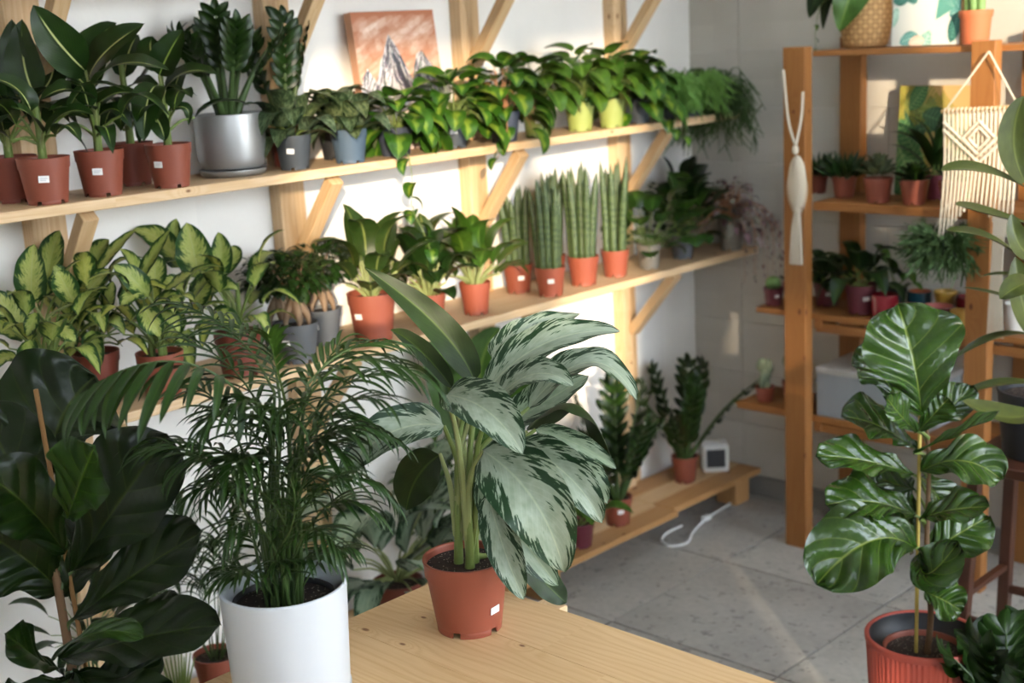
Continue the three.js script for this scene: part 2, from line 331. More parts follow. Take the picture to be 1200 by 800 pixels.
{ // painted blocks of the back wall: a narrow bonded strip in the corner, whole blocks beyond it
  const shared = {};
  const block = (x0, x1, y0, y1) => {
    const w = x1 - x0 - 0.002, h = y1 - y0 - 0.002, k = w.toFixed(3) + h.toFixed(3);
    const m = part(back, 'block', shared[k] ??= (() => { const g = new RoundedBoxGeometry(w, h, 0.012, 1, 0.0012), p = g.attributes.position; for (let i = 0; i < p.count; i++) g.attributes.uv.setXY(i, p.getX(i), p.getY(i)); return g; })(), pick(blockMats));
    m.position.set((x0 + x1) / 2, (y0 + y1) / 2, ZB - 0.006 + rr(-0.0006, 0.0006));
  };
  for (let r = 0; r < 15; r++) {
    const y0 = 0.08 + r * 0.2, y1 = Math.min(TOP, y0 + 0.2);
    block(XL, -2.865, y0, y1);
    for (let x = -2.865, k = 0; x < XR - 0.01; k++) { const w = k === 0 && r % 2 ? 0.3 : 0.6; block(x, Math.min(XR, x + w), y0, y1); x += w; }
  }
}
const tileTrim = std(0x8d8c88, 0.5, { map: plasterTone });
struct('baseboard_back', shift(new RoundedBoxGeometry(XR - XL, 0.08, 0.014, 1, 0.003), (XL + XR) / 2, 0.04, ZB + 0.007), tileTrim);
struct('baseboard_left', shift(new RoundedBoxGeometry(0.014, 0.08, 4.4, 1, 0.003), XL + 0.007, 0.04, -1.98), tileTrim);
{
  const xs = [...new Set([XL - TH, XR + TH, ...skylights.flatMap((h) => [h[0], h[1]])])].sort((p, q) => p - q), zs = [...new Set([ZB - TH, ZF + TH, ...skylights.flatMap((h) => [h[2], h[3]])])].sort((p, q) => p - q), cells = [];
  for (let i = 0; i + 1 < xs.length; i++) for (let j = 0; j + 1 < zs.length; j++) {
    const x = (xs[i] + xs[i + 1]) / 2, z = (zs[j] + zs[j + 1]) / 2;
    if (!skylights.some((h) => x > h[0] && x < h[1] && z > h[2] && z < h[3])) cells.push(box(xs[i], xs[i + 1], TOP, TOP + 0.3, zs[j], zs[j + 1]));
  }
  struct('ceiling', mergeGeometries(cells), ceilMat);
}
const floorTex = tex(512, 512, (u, v) => {
  const n = fbm(u * 6, v * 6, 4), s = fbm(u * 60, v * 60, 2), d = h2(Math.floor(u * 90), Math.floor(v * 90)), sp = fbm(u * 34 + 5, v * 34, 3);
  const base = 196 + 26 * (n - 0.5) + 18 * (s - 0.5) - (d > 0.985 ? 26 : 0) - 34 * smoothstep(sp, 0.71, 0.78);
  return [base, base * 0.992, base * 0.972];
}, { repeat: true });
const floorMats = [0xdcd9d3, 0xd5d2cd, 0xe0ddd6].map((c) => std(c, 0.5, { map: floorTex }));
const floor = struct('floor', box(XL - TH, XR + TH, -0.2, -0.012, ZB - TH, ZF + TH), std(0x57544f, 0.9));
{
  const shared = {};
  for (let i = 0; i < 9; i++) for (let j = 0; j < 12; j++) {
    const x0 = Math.max(XL, -3.125 + i * 0.6), x1 = Math.min(XR, -2.525 + i * 0.6), z0 = Math.max(ZB, -4.175 - 0.6 + j * 0.6), z1 = Math.min(ZF, -4.175 + j * 0.6);
    if (x1 - x0 < 0.02 || z1 - z0 < 0.02) continue;
    const w = x1 - x0 - 0.007, d = z1 - z0 - 0.007, k = w.toFixed(3) + d.toFixed(3);
    const variants = shared[k] ??= [0, 1, 2].map(() => { const g = new RoundedBoxGeometry(w, 0.012, d, 1, 0.0015), p = g.attributes.position, o = rnd(); for (let n = 0; n < p.count; n++) g.attributes.uv.setXY(n, p.getX(n) / 0.9 + o, p.getZ(n) / 0.9 + o * 3.1); return g; });
    part(floor, 'floor_tile', pick(variants), pick(floorMats)).position.set((x0 + x1) / 2, -0.006, (z0 + z1) / 2);
  }
}
const frameMat = std(0xe6e4df, 0.5), paneMat = new THREE.MeshPhysicalMaterial({ color: 0xffffff, transmission: 1, thickness: 0, roughness: 0.02, ior: 1.5 });
let windows = 0;
function windowIn(axis, at, [a0, a1, y0, y1], bars) {
  const w = struct('window_' + ++windows), f = 0.035, parts = [], put = (c0, c1, d0, d1) => parts.push(axis === 'x' ? box(at - 0.03, at + 0.03, d0, d1, c0, c1) : box(c0, c1, d0, d1, at - 0.03, at + 0.03));
  put(a0, a1, y0, y0 + f); put(a0, a1, y1 - f, y1); put(a0, a0 + f, y0 + f, y1 - f); put(a1 - f, a1, y0 + f, y1 - f);
  for (let i = 1; i < bars; i++) { const c = lerp(a0, a1, i / bars); put(c - f / 2, c + f / 2, y0 + f, y1 - f); }
  part(w, 'window_frame', mergeGeometries(parts), frameMat);
  for (let i = 0; i < bars; i++) {
    const c0 = lerp(a0, a1, i / bars) + f * (i ? 0.5 : 1), c1 = lerp(a0, a1, (i + 1) / bars) - f * (i < bars - 1 ? 0.5 : 1), g = new THREE.PlaneGeometry(c1 - c0, y1 - y0 - 2 * f);
    if (axis === 'x') g.rotateY(Math.PI / 2);
    part(w, 'pane', g, paneMat).position.set(axis === 'x' ? at : (c0 + c1) / 2, (y0 + y1) / 2, axis === 'x' ? (c0 + c1) / 2 : at);
  }
}
holesRight.forEach((h, i) => windowIn('x', XR + 0.1, h, [1, 1, 1, 1, 3, 2][i]));

for (const [x0, x1, z0, z1] of skylights) {
  const w = struct('window_' + ++windows), f = 0.04, y = TOP + 0.22;
  part(w, 'window_frame', mergeGeometries([box(x0, x1, y, y + 0.05, z0, z0 + f), box(x0, x1, y, y + 0.05, z1 - f, z1), box(x0, x0 + f, y, y + 0.05, z0 + f, z1 - f), box(x1 - f, x1, y, y + 0.05, z0 + f, z1 - f)]), frameMat);
  part(w, 'pane', new THREE.PlaneGeometry(x1 - x0 - 2 * f, z1 - z0 - 2 * f).rotateX(-Math.PI / 2), paneMat).position.set((x0 + x1) / 2, y + 0.025, (z0 + z1) / 2);
}
struct('ground', box(-30, 30, -0.5, -0.3, -30, 30), std(0xb9b2a6, 0.9));

// ------------------------------------------------------------------ furniture
{ // shelving on the left wall
  const t = thing('batten_shelving', 'long pine wall shelving with paired battens and slanted braces along the white left wall', 'shelving', [XL, 0, -2.7]);
  const Z = (z) => z + 2.7;
  for (const [y, x, z0, z1, th] of [[0.95, 0.304, -0.95, -4.19, 0.025], [1.447, 0.269, -0.95, -4.19, 0.025], [1.945, 0.269, -0.95, -4.19, 0.025]])
    part(t, 'shelf_board', shift(board(x, th, z0 - z1, 0.003), x / 2, y + th / 2, Z((z0 + z1) / 2)), M.pine);
  for (const z of [-1.512, -2.24, -2.972, -3.706]) {
    const spans = [[0.02, 0.95], [0.975, 1.447], [1.472, 1.945]];
    for (const [a, b] of spans) {
      const p = part(t, 'post', shift(board(0.049, b - a, 0.047), 0.0245, (a + b) / 2, Z(z - 0.0235)), M.pine);
      part(p, 'side_batten', shift(board(0.024, b - a, 0.050), 0.012, (a + b) / 2, Z(z - 0.079)), M.pineB);
    }
    for (const [y, x] of [[0.95, 0.27], [1.447, 0.25], [1.945, 0.25]])
      part(t, 'brace', beam(V(0.05, y - 0.24, Z(z - 0.05)), V(x - 0.02, y - 0.012, Z(z - 0.05)), 0.042, 0.034), M.pineB);
  }
}
{ // low bench under it
  const t = thing('low_bench', 'low bench of golden wooden planks on the floor under the wall shelves', 'bench', [-2.9, 0, -2.7]);
  const Z = (z) => z + 2.7, X = (x) => x + 2.9;
  for (const [z0, z1, front] of [[-1.1, -3.62, -2.745], [-3.624, -4.18, -2.77]]) for (let k = 0; k < 3; k++)
    part(t, 'plank', shift(board(0.094, 0.022, z0 - z1 - 0.002, 0.003), X(front - 0.047 - k * 0.0975), 0.111, Z((z0 + z1) / 2)), pick([M.bench, M.pineB]));
  for (const z of [-4.09, -3.0, -1.6]) for (const x of [-2.84, -3.01]) part(t, 'leg', shift(board(0.09, 0.1, 0.09, 0.003), X(x), 0.05, Z(z)), M.bench);
}
{ // work table in front
  const t = thing('work_table', 'pale pine work table holding the white planter and the silver striped plant', 'table', [-1.2, 0, -1.1]);
  const X = (x) => x + 1.2, Z = (z) => z + 1.1;
  for (let k = 0; k < 8; k++) { const z = -1.80 + 0.0775 + k * 0.155; part(t, 'tabletop_plank', shift(board(1.555, 0.03, 0.1546, 0.0012), X(-1.1805), 0.685, Z(z)), M.table); }
  for (const x of [-1.9, -0.46]) for (const z of [-1.74, -0.62]) part(t, 'leg', shift(board(0.06, 0.67, 0.06), X(x), 0.335, Z(z)), M.table);
  for (const z of [-1.74, -0.62]) part(t, 'apron', shift(board(1.38, 0.07, 0.022), X(-1.18), 0.635, Z(z)), M.table);
  part(t, 'support_beam', shift(board(0.06, 0.035, 1.15, 0.003), X(-1.735), 0.652, Z(-1.3)), M.pine, 'pale square beam end sticking out past the table edge');
}
{ // freestanding rack by the back wall
  const t = thing('plant_rack', 'tall freestanding orange-brown timber rack with four shelves by the back wall', 'rack', [-1.7, 0, -4.0]);
  const X = (x) => x + 1.7, Z = (z) => z + 4.0, xs = [[-2.4, 0.082], [-1.768, 0.074], [-1.0, 0.08]];
  for (const [x, w] of xs) part(t, 'post', shift(board(w, 1.7, 0.045, 0.003), X(x), 0.85, Z(-3.852)), M.rack);
  for (const [x, w] of [[-2.372, 0.082], [-1.745, 0.08], [-1.0, 0.08]]) part(t, 'post', shift(board(w, 1.72, 0.04, 0.003), X(x), 0.86, Z(-4.155)), M.rackB);
  const shelf = (y, x0, x1, z0, th, rail) => {
    const mid = (z0 - 4.13) / 2, lx = x1 - x0;
    part(t, 'shelf_board', shift(board(lx, th, z0 - mid - 0.004, 0.002), X((x0 + x1) / 2), y - th / 2, Z((z0 + mid + 0.004) / 2)), M.rack);
    part(t, 'shelf_board', shift(board(lx, th, mid + 4.13 - 0.004, 0.002), X((x0 + x1) / 2), y - th / 2, Z((mid - 4.13 - 0.004) / 2)), M.rackB);
    if (rail) for (const x of [-2.34, -1.83, -1.05]) part(t, 'rail', shift(board(0.03, rail, 0.255, 0.002), X(x), y - th - rail / 2, Z(-4.0)), M.rackB);
  };
  shelf(1.685, -2.358, -0.96, -3.875, 0.018, 0);
  shelf(1.2, -2.358, -0.96, -3.876, 0.028, 0);
  shelf(0.825, -2.585, -0.96, -3.876, 0.02, 0.03);
  shelf(0.472, -2.67, -0.96, -3.876, 0.024, 0.03);
  for (const y of [0.778, 0.43]) part(t, 'front_rail', shift(board(1.32, 0.03, 0.02, 0.002), X(-1.69), y, Z(-3.888)), M.rackB);
}
{ // dark stool at the right
  const t = thing('wooden_stool', 'dark brown wooden stool with square legs and thin rungs at the right edge', 'stool', [-1.4, 0, -3.42]);
  for (const [x, z] of [[-0.14, -0.14], [0.14, -0.14], [-0.14, 0.14], [0.14, 0.14]]) part(t, 'leg', beam(V(x, 0, z), V(x * 0.82, 0.6, z * 0.82), 0.032, 0.032), M.darkWood);
  part(t, 'seat', shift(board(0.31, 0.03, 0.31, 0.006), 0, 0.615, 0), M.darkWood);
  for (const s of [-1, 1]) { part(t, 'rung', beam(V(-0.13, 0.17, s * 0.13), V(0.13, 0.17, s * 0.13), 0.018, 0.022), M.darkWood); part(t, 'rung', beam(V(s * 0.13, 0.24, -0.13), V(s * 0.13, 0.24, 0.13), 0.022, 0.018, V(1, 0, 0)), M.darkWood); }
}
// ------------------------------------------------------------------ plant builders
const hintOf = (f) => V(0, 1, 0).multiplyScalar(1 - Math.abs(f)).addScaledVector(toView, f).normalize().multiplyScalar(1);
// large leaves, each given by base, middle and tip in the plant's own metres: [base, middle, tip, width, tone, facing]
function bigLeaves(t, rows, mats, opt, petiole) {
  rows.forEach((r, i) => {
    const p0 = V(r[0], r[1], r[2]), pm = V(r[3], r[4], r[5]), p2 = V(r[6], r[7], r[8]);
    const f = r[11], hint = f < 0 ? V(0, -1, 0).multiplyScalar(1 + f).addScaledVector(toView, -f).normalize() : hintOf(f);
    const o = typeof opt === 'function' ? opt(i, r) : opt;
    part(t, 'leaf', leafGeo(p0, pm, p2, r[9], hint, { nu: 10, nv: 20, ...o }), mats[Math.min(r[10], mats.length - 1)]);
    if (petiole) petiole(p0, pm, i, r);
  });
}
function petioleTo(t, from, to, r0, r1, mat, lift = 0.5, seg = 7) {
  const mid = V(lerp(from.x, to.x, 0.32), lerp(from.y, to.y, lift + 0.1), lerp(from.z, to.z, 0.32));
  return part(t, 'petiole', tube([from, mid, to], r0, r1, seg, 6, false), mat);
}
// leaves on stalks all round a crown
function rosette(t, { n, y, petiole: pl, len, ratio, hi = 1.2, lo = 0.1, profile = 'ovate', droop = [0.2, 0.5], mats, stemMat = SM.stem, stemR = 0.0025, fold = 0.25, cup = 0, wave = 0, spread = 0.012, up = 0 }) {
  const a0 = rnd() * 6.28;
  for (let i = 0; i < n; i++) {
    const f = n > 1 ? i / (n - 1) : 0, az = a0 + i * 2.4 + rr(-0.3, 0.3), el = lerp(hi, lo, f) + rr(-0.15, 0.15), L = lerp(len[1], len[0], Math.abs(f - 0.35)) * rr(0.88, 1.1);
    const out = V(Math.cos(az), 0, Math.sin(az)), d = out.clone().multiplyScalar(Math.cos(el)).setY(Math.sin(el));
    const foot = out.clone().multiplyScalar(spread * rr(0.3, 1)).setY(y), reach = lerp(pl[1], pl[0], f) * rr(0.85, 1.15);
    clearWalls(t, foot, d, reach + L);
    const tip = foot.clone().addScaledVector(d, reach).add(V(0, up * reach, 0));
    const m = foot.clone().lerp(tip, 0.5).add(V(0, reach * 0.12, 0));
    part(t, 'petiole', tube([foot, m, tip], stemR, stemR * 0.7, 5, 5, false), stemMat);
    const dd = d.clone().setY(d.y * 0.75 + 0.05), g = proto(profile, ratio, droop[0] + (i % 3) * 0.5 * (droop[1] - droop[0]), { fold, cup, wave });
    putLeaf(t, 'leaf', g, pick(mats), tip, dd, V(0, 1, 0), L);
  }
}
// a heap of heart leaves spilling over the rim, with a few trailing vines
function heap(t, { n, r, y, h, len, mats, profile = 'heart', ratio = 0.72, droop = 0.25, spill = 0.5, vines = [], stemMat = SM.stem }) {
  const stems = [];
  for (let i = 0; i < n; i++) {
    const az = i * 2.4 + rr(-0.4, 0.4), k = Math.sqrt((i + 0.5) / n), R = r * k * rr(0.85, 1.15), Y = y + h * (1 - k * k * (1 + spill)) * rr(0.85, 1.1) + 0.01;
    const out = V(Math.cos(az), 0, Math.sin(az)), p = out.clone().multiplyScalar(R).setY(Y), d = out.clone().multiplyScalar(1).setY(lerp(0.5, -0.9, k) + rr(-0.3, 0.3)), L = rr(len[0], len[1]);
    clearWalls(t, V(0, 0, 0), p, 1.2); clearWalls(t, p, d, L);
    putLeaf(t, 'leaf', proto(profile, ratio, droop, { fold: 0.28 }), pick(mats), p, d, V(rr(-0.3, 0.3), 1, rr(-0.3, 0.3)), L);
    const foot = out.clone().multiplyScalar(0.012).setY(y * 0.92);
    stems.push(tube([foot, foot.clone().lerp(p, 0.55).add(V(0, h * 0.3, 0)), p], 0.0016, 0.001, 4, 4, false));
  }
  part(t, 'stems', mergeGeometries(stems), stemMat);
  for (const pts of vines) trail(t, pts.map((q) => V(...q)), mats, len[0] * 0.9, profile, ratio, stemMat);
}
function trail(t, pts, mats, L, profile = 'heart', ratio = 0.72, mat = SM.stem, every = 0.045, r = 0.0016) {
  const c = new THREE.CatmullRomCurve3(pts), n = Math.max(2, Math.round(c.getLength() / every)), v = part(t, 'vine', tube(pts, r, r * 0.7, n * 2, 5), mat);
  for (let i = 1; i <= n; i++) { const q = i / n, p = c.getPoint(q), T = c.getTangent(q), a = rr(0, 6.28), d = V(Math.cos(a), -0.5, Math.sin(a)).addScaledVector(T, 0.4); putLeaf(t, 'leaf', proto(profile, ratio, 0.3, { fold: 0.28 }), pick(mats), p, d, V(0, 1, 0), L * rr(0.7, 1.1) * (1 - 0.3 * q), v); }
}
// arching stems with two rows of shiny leaflets: stems as [azimuth, lean, length]
function zamio(t, y, stems, { leaf = 0.06, pairs = 8, r = 0.006, mats = LM.zz, ratio = 0.36, from = 0.3 } = {}) {
  for (const [az, lean, len] of stems) {
    const out = V(Math.cos(az), 0, Math.sin(az)), b = out.clone().multiplyScalar(0.014).setY(y), side = V(0, 1, 0).cross(out).normalize();
    const tip = b.clone().add(V(0, len * Math.cos(lean), 0)).addScaledVector(out, len * Math.sin(lean)); clearWalls(t, V(0, 0, 0), tip, 1.15);
    const mid = b.clone().lerp(tip, 0.5).add(V(0, len * 0.1 * Math.sin(lean * 1.4), 0)), pts = [b, mid, tip], c = new THREE.CatmullRomCurve3(pts);
    const s = part(t, 'stem', tube(pts, (q) => r * (1 - 0.75 * q) + r * 0.5 * Math.exp(-q * 9), 0, 10, 6), SM.dark);
    for (let k = 0; k < pairs; k++) for (const sg of k === pairs - 1 ? [-1, 1, 0] : [-1, 1]) {
      const q = lerp(from, 0.99, k / (pairs - 1)), p = c.getPoint(q), T = c.getTangent(q), up = T.clone().cross(side).multiplyScalar(-1);
      const d = sg === 0 ? T.clone() : T.clone().multiplyScalar(0.75).addScaledVector(side, sg * 0.75).addScaledVector(up, rr(0, 0.35));
      putLeaf(t, 'leaflet', proto('lance', ratio, 0.12, { fold: 0.35 }), pick(mats), p, d, up, leaf * rr(0.8, 1.1) * (0.75 + 0.5 * Math.sin(Math.PI * (0.25 + 0.6 * k / pairs))), s);
    }
  }
}
function spikes(t, y, n, { len, r = 0.0125, spreadR = 0.032, lean = 0.12, mats = [LM.snake, LM.snakeB] }) {
  for (let i = 0; i < n; i++) {
    const az = i * 2.4 + rr(-0.2, 0.2), k = Math.sqrt((i + 0.4) / n), out = V(Math.cos(az), 0, Math.sin(az)), L = rr(len[0], len[1]), b = out.clone().multiplyScalar(spreadR * k).setY(y);
    const tip = b.clone().add(V(0, L, 0)).addScaledVector(out, L * lean * k * rr(0.4, 1.2)), mid = b.clone().lerp(tip, 0.5).addScaledVector(out, -0.004);
    part(t, 'leaf', tube([b, mid, tip], (q) => r * (0.95 + 0.08 * Math.sin(q * 3)) * (q < 0.7 ? 1 : Math.pow((1 - q) / 0.3 + 0.005, 0.6)), 0, 12, 9), pick(mats));
  }
}
// pinnate palm fronds; leaflets are pieces of their own on the fronds that show most
const palmProto = [0.12, 0.25, 0.42].map((d) => leafGeo(V(0, 0, 0), V(0, 0.05, 0.52), V(0, -d * 0.75, 1 - d * 0.25), 0.135, V(0, 1, 0), { profile: 'blade', nu: 2, nv: 8, fold: 0.5 }));
function frond(t, b, m, tip, L, { pairs = 11, mats = LM.palm, single = true, from = 0.22, r = 0.0028, stem = SM.dark, hang = 0.35, wide = 1 } = {}) {
  const c = new THREE.QuadraticBezierCurve3(b, m.clone().multiplyScalar(2).sub(b.clone().add(tip).multiplyScalar(0.5)), tip);
  const spine = tube([0, 0.25, 0.5, 0.75, 1].map((q) => c.getPoint(q)), r, r * 0.35, 12, 5), loose = [];
  const f = part(t, 'frond', spine, stem);
  for (let k = 0; k < pairs; k++) for (const sg of [-1, 1]) {
    const q = lerp(from, 1, (k + (sg > 0 ? 0.3 : 0)) / pairs), p = c.getPoint(q), T = c.getTangent(q), side = T.clone().cross(V(0, 1, 0)).normalize();
    const ang = lerp(1.15, 0.35, q), d = T.clone().multiplyScalar(Math.cos(ang)).addScaledVector(side, sg * Math.sin(ang)).add(V(0, -hang * rr(0.5, 1.3), 0)), len = L * rr(0.85, 1.1) * (0.62 + 0.5 * Math.sin(Math.PI * clamp(q * 0.95, 0, 1)));
    const up = V(0, 1, 0).addScaledVector(T, -0.3), g = pick(palmProto), d2 = clearWalls(t, p, d.normalize(), len);
    if (single) { const o = part(f, 'leaflet', g, pick(mats)); basisPut(o, p, d2, up, len); o.scale.x *= wide; }
    else { const o = new THREE.Object3D(); basisPut(o, p, d2, up, len); o.scale.x *= wide; o.updateMatrix(); loose.push(g.clone().applyMatrix4(o.matrix)); }
  }
  return loose;
}
// fine hanging or bushy stems nobody could count
function fineStems(t, name, { n, y, r, len, out = 1, fall = 1, thick = 0.0016, mat = SM.moss, fork = 2, up = 0.6, ball = false }) {
  const parts = [];
  for (let i = 0; i < n; i++) {
    const az = rnd() * 6.28, o = V(Math.cos(az), 0, Math.sin(az)), L = rr(len[0], len[1]), b = o.clone().multiplyScalar(r * Math.sqrt(rnd())).setY(y);
    const e = b.clone().addScaledVector(o, L * out * rr(0.4, 1)).add(V(0, L * (up - fall * rr(0.4, 1.3)), 0));
    if (ball) { const c = rr(-1, 0.8); e.copy(b).addScaledVector(o, L * Math.sqrt(1 - c * c)).add(V(0, L * c, 0)); }
    clearWalls(t, V(0, 0, 0), e, 1.05);
    const m = b.clone().lerp(e, 0.45).add(V(0, L * up * 0.55, 0));
    parts.push(tube([b, m, e], thick, thick * 0.6, 5, 3, false));
    for (let k = 0; k < fork; k++) { const p = m.clone().lerp(e, rr(0.1, 0.9)), d = e.clone().sub(m).normalize().add(V(rr(-0.9, 0.9), rr(-0.9, 0.3), rr(-0.9, 0.9))), q = p.clone().addScaledVector(d, L * 0.22); clearWalls(t, V(0, 0, 0), q, 1.05); parts.push(tube([p, q], thick * 0.9, thick * 0.5, 1, 3, false)); }
  }
  const s = part(t, name, mergeGeometries(parts), mat); s.userData.kind = 'stuff'; return s;
}
// many small leaves in a rounded crown, too small to pick apart
function bush(t, name, { n, c, rx, ry, len, mat, ratio = 0.5, profile = 'oval' }) {
  const parts = [], g = proto(profile, ratio, 0.15, { nu: 2, nv: 4 }), o = new THREE.Object3D();
  for (let i = 0; i < n; i++) {
    const d = V(rr(-1, 1), rr(-0.8, 1), rr(-1, 1)).normalize(), k = Math.cbrt(rr(0.15, 1)), p = V(d.x * rx * k, d.y * ry * k, d.z * rx * k).add(c), L = rr(len[0], len[1]);
    clearWalls(t, V(0, 0, 0), p, 1.05); basisPut(o, p, clearWalls(t, p, V(d.x + rr(-0.5, 0.5), d.y * 0.5 + rr(-0.5, 0.3), d.z + rr(-0.5, 0.5)).normalize(), L), V(0, 1, 0), L); parts.push(g.clone().applyMatrix4(o.matrix));
  }
  const s = part(t, name, mergeGeometries(parts), mat); s.userData.kind = 'stuff'; return s;
}

// ------------------------------------------------------------------ plants on the work table
const AGLAONEMA_LEAVES = [
  [-.01,.467,-.06,-.077,.569,-.036,-.184,.683,.039,.064,2,.7],
  [-.077,.442,-.065,-.155,.508,-.059,-.216,.545,-.041,.042,2,.5],
  [-.033,.488,-.135,-.021,.527,-.231,-.004,.539,-.359,.077,0,.35],
  [.005,.446,-.075,.081,.53,-.162,.154,.536,-.289,.084,0,.45],
  [.092,.461,-.02,.175,.513,-.031,.248,.498,-.046,.066,0,.5],
  [.033,.472,.052,.155,.466,.072,.223,.4,.062,.093,0,.6],
  [.04,.401,-.151,.111,.479,-.247,.187,.406,-.293,.096,0,.2],
  [.05,.361,-.132,.138,.417,-.176,.203,.303,-.197,.097,2,-.25],
  [.103,.382,-.1,.187,.359,-.126,.246,.318,-.155,.043,1,.6],
  [.091,.359,-.061,.208,.325,-.063,.264,.238,-.089,.084,0,.7],
  [.074,.317,-.156,.122,.276,-.202,.161,.212,-.227,.076,1,.6],
  [.075,.365,.011,.206,.302,.023,.233,.162,-.017,.132,0,.8],
  [.044,.307,-.015,.127,.217,-.012,.184,.111,-.053,.092,1,.7],
  [.071,.277,.001,.138,.194,.033,.173,.11,.027,.068,0,.8],
  [-.003,.404,.031,-.046,.406,.128,-.099,.331,.208,.084,0,.6],
  [-.099,.312,-.043,-.164,.253,-.036,-.197,.18,-.031,.089,2,.9],
  [.007,.124,-.118,.038,.034,-.177,.066,-.008,-.203,.061,2,.6],
  [-.024,.354,-.144,.009,.39,-.232,.044,.427,-.322,.088,1,.4]];
const LEFT_FIDDLE_LEAVES = [
  [-.139,1.032,-.074,-.186,1.119,-.126,-.167,1.197,-.2,.303,0,.8],
  [-.004,.899,-.024,.102,1.036,-.071,.153,1.149,-.149,.207,0,.75],
  [.131,1.048,.04,.188,1.121,.04,.249,1.196,.037,.138,1,.75],
  [.063,.968,.023,.102,1.08,.096,.117,1.155,.165,.147,0,.55],
  [.007,.815,-.007,.118,.908,-.087,.211,.979,-.163,.15,0,.6],
  [.004,.748,.024,.158,.807,-.042,.315,.851,-.111,.137,0,.5],
  [-.053,.712,-.032,.031,.765,-.114,.096,.819,-.177,.09,0,.4],
  [.07,.786,.071,.221,.875,.064,.331,.89,.041,.059,1,.35],
  [.034,.729,.037,.087,.813,.111,.114,.883,.168,.101,0,.5],
  [-.023,.858,-.005,-.024,.94,.051,-.036,1.014,.119,.179,0,.65],
  [-.011,.691,.011,.016,.675,-.072,.042,.697,-.152,.102,0,.5],
  [-.103,.815,-.039,-.104,.881,-.094,-.143,.935,-.112,.14,0,.8],
  [-.095,.949,-.047,-.196,1.032,-.033,-.266,1.173,-.02,.219,0,.7],
  [.034,.727,.022,.081,.72,.089,.114,.718,.168,.165,0,.6],
  [.04,.727,.017,.174,.697,-.001,.305,.687,-.017,.165,0,.6],
  [-.031,.933,-.04,-.054,.979,-.086,-.085,.99,-.14,.117,0,.6]];
const RIGHT_FIDDLE_LEAVES = [
  [-.002,.876,.03,-.018,1.005,.045,-.069,1.124,.025,.269,0,.8],
  [-.075,.863,-.01,-.138,.93,-.033,-.207,.988,-.022,.152,1,.5],
  [-.004,.829,.045,-.018,.882,.102,-.033,.935,.144,.088,0,.6],
  [-.007,.826,.035,.024,.874,.004,.044,.905,-.015,.089,0,.6],
  [-.004,.78,.06,.087,.836,.027,.166,.89,-.021,.067,0,.1],
  [-.03,.766,.001,-.091,.831,.06,-.158,.861,.126,.164,1,.35],
  [-.024,.713,.023,-.083,.767,.137,-.16,.793,.239,.131,0,.4],
  [-0,.728,.028,.088,.762,-.001,.163,.717,-.047,.146,0,.55],
  [-.015,.613,.029,-.079,.661,.119,-.154,.662,.206,.153,0,.4],
  [-.046,.594,-.039,-.102,.627,-.041,-.146,.668,-.053,.138,1,.6],
  [.003,.609,.039,.076,.648,.038,.162,.667,.01,.12,0,.4],
  [.001,.502,-.001,.052,.551,-.05,.099,.587,-.124,.161,0,.6],
  [-.005,.538,.046,-.046,.59,.185,-.125,.498,.289,.229,0,.55],
  [.018,.537,.066,.062,.509,.107,.121,.595,.077,.13,1,.5],
  [.011,.417,.017,.049,.406,.008,.09,.377,-.017,.123,0,.6],
  [-.044,.683,-.041,-.029,.621,-.112,-.022,.545,-.146,.121,1,.7],
  [-.057,.643,-.056,-.147,.663,-.038,-.214,.68,-.029,.127,1,.5],
  [-.045,.505,-.04,-.101,.559,-.041,-.164,.552,-.036,.138,1,.5],
  [-.052,.807,-.061,-.032,.828,-.164,-.005,.875,-.246,.11,1,.5]];
const PALM_FRONDS = [
  [.002,.48,-.002,-.009,.622,.148,-.099,.573,.291,.069,3],
  [-.03,.525,-.041,-.12,.627,-.023,-.25,.672,.02,.064,2],
  [.022,.449,-.022,.136,.593,-.063,.248,.551,-.157,.071,2],
  [.002,.534,-.086,.014,.579,-.181,.033,.566,-.283,.059,2],
  [-.044,.371,-.013,-.145,.427,.029,-.259,.431,.112,.062,2],
  [.041,.513,-.012,.05,.591,.007,.062,.643,.024,.063,5],
  [-.024,.333,.023,-.025,.394,.08,-.049,.389,.131,.05,2],
  [.044,.404,.013,.158,.531,-.014,.247,.552,-.045,.059,2],
  [.043,.293,.042,.067,.362,.103,.071,.336,.154,.046,2],
  [.075,.28,.025,.158,.349,.042,.21,.316,.033,.051,2],
  [.058,.283,-.001,.125,.365,-.024,.182,.35,-.065,.055,2],
  [.021,.39,-.02,.089,.459,-.031,.141,.433,-.054,.056,2],
  [-.044,.371,-.04,-.109,.454,-.034,-.194,.477,-.007,.062,2],
  [-.013,.403,-.057,.023,.451,-.134,.065,.402,-.23,.062,2],
  [-.014,.445,-.014,-.062,.56,.005,-.146,.627,.058,.063,2],
  [-.039,.455,-.073,-.049,.528,-.148,-.063,.574,-.218,.063,2],
  [.069,.3,.044,.121,.372,.05,.136,.436,.063,.046,2],
  [-.083,.24,-.031,-.153,.356,-.018,-.236,.282,.006,.051,2],
  [-.039,.3,-.074,-.003,.344,-.165,.035,.285,-.23,.054,2],
  [-.066,.496,-.076,-.145,.57,-.11,-.244,.62,-.098,.063,2],
  [.052,.318,.019,.072,.396,.069,.078,.426,.119,.046,2],
  [.058,.318,.013,.137,.406,.006,.187,.428,-.001,.049,2],
  [.049,.491,.008,.059,.553,.082,.038,.513,.158,.056,2],
  [.013,.443,-.041,.065,.532,-.105,.106,.545,-.172,.057,2]];
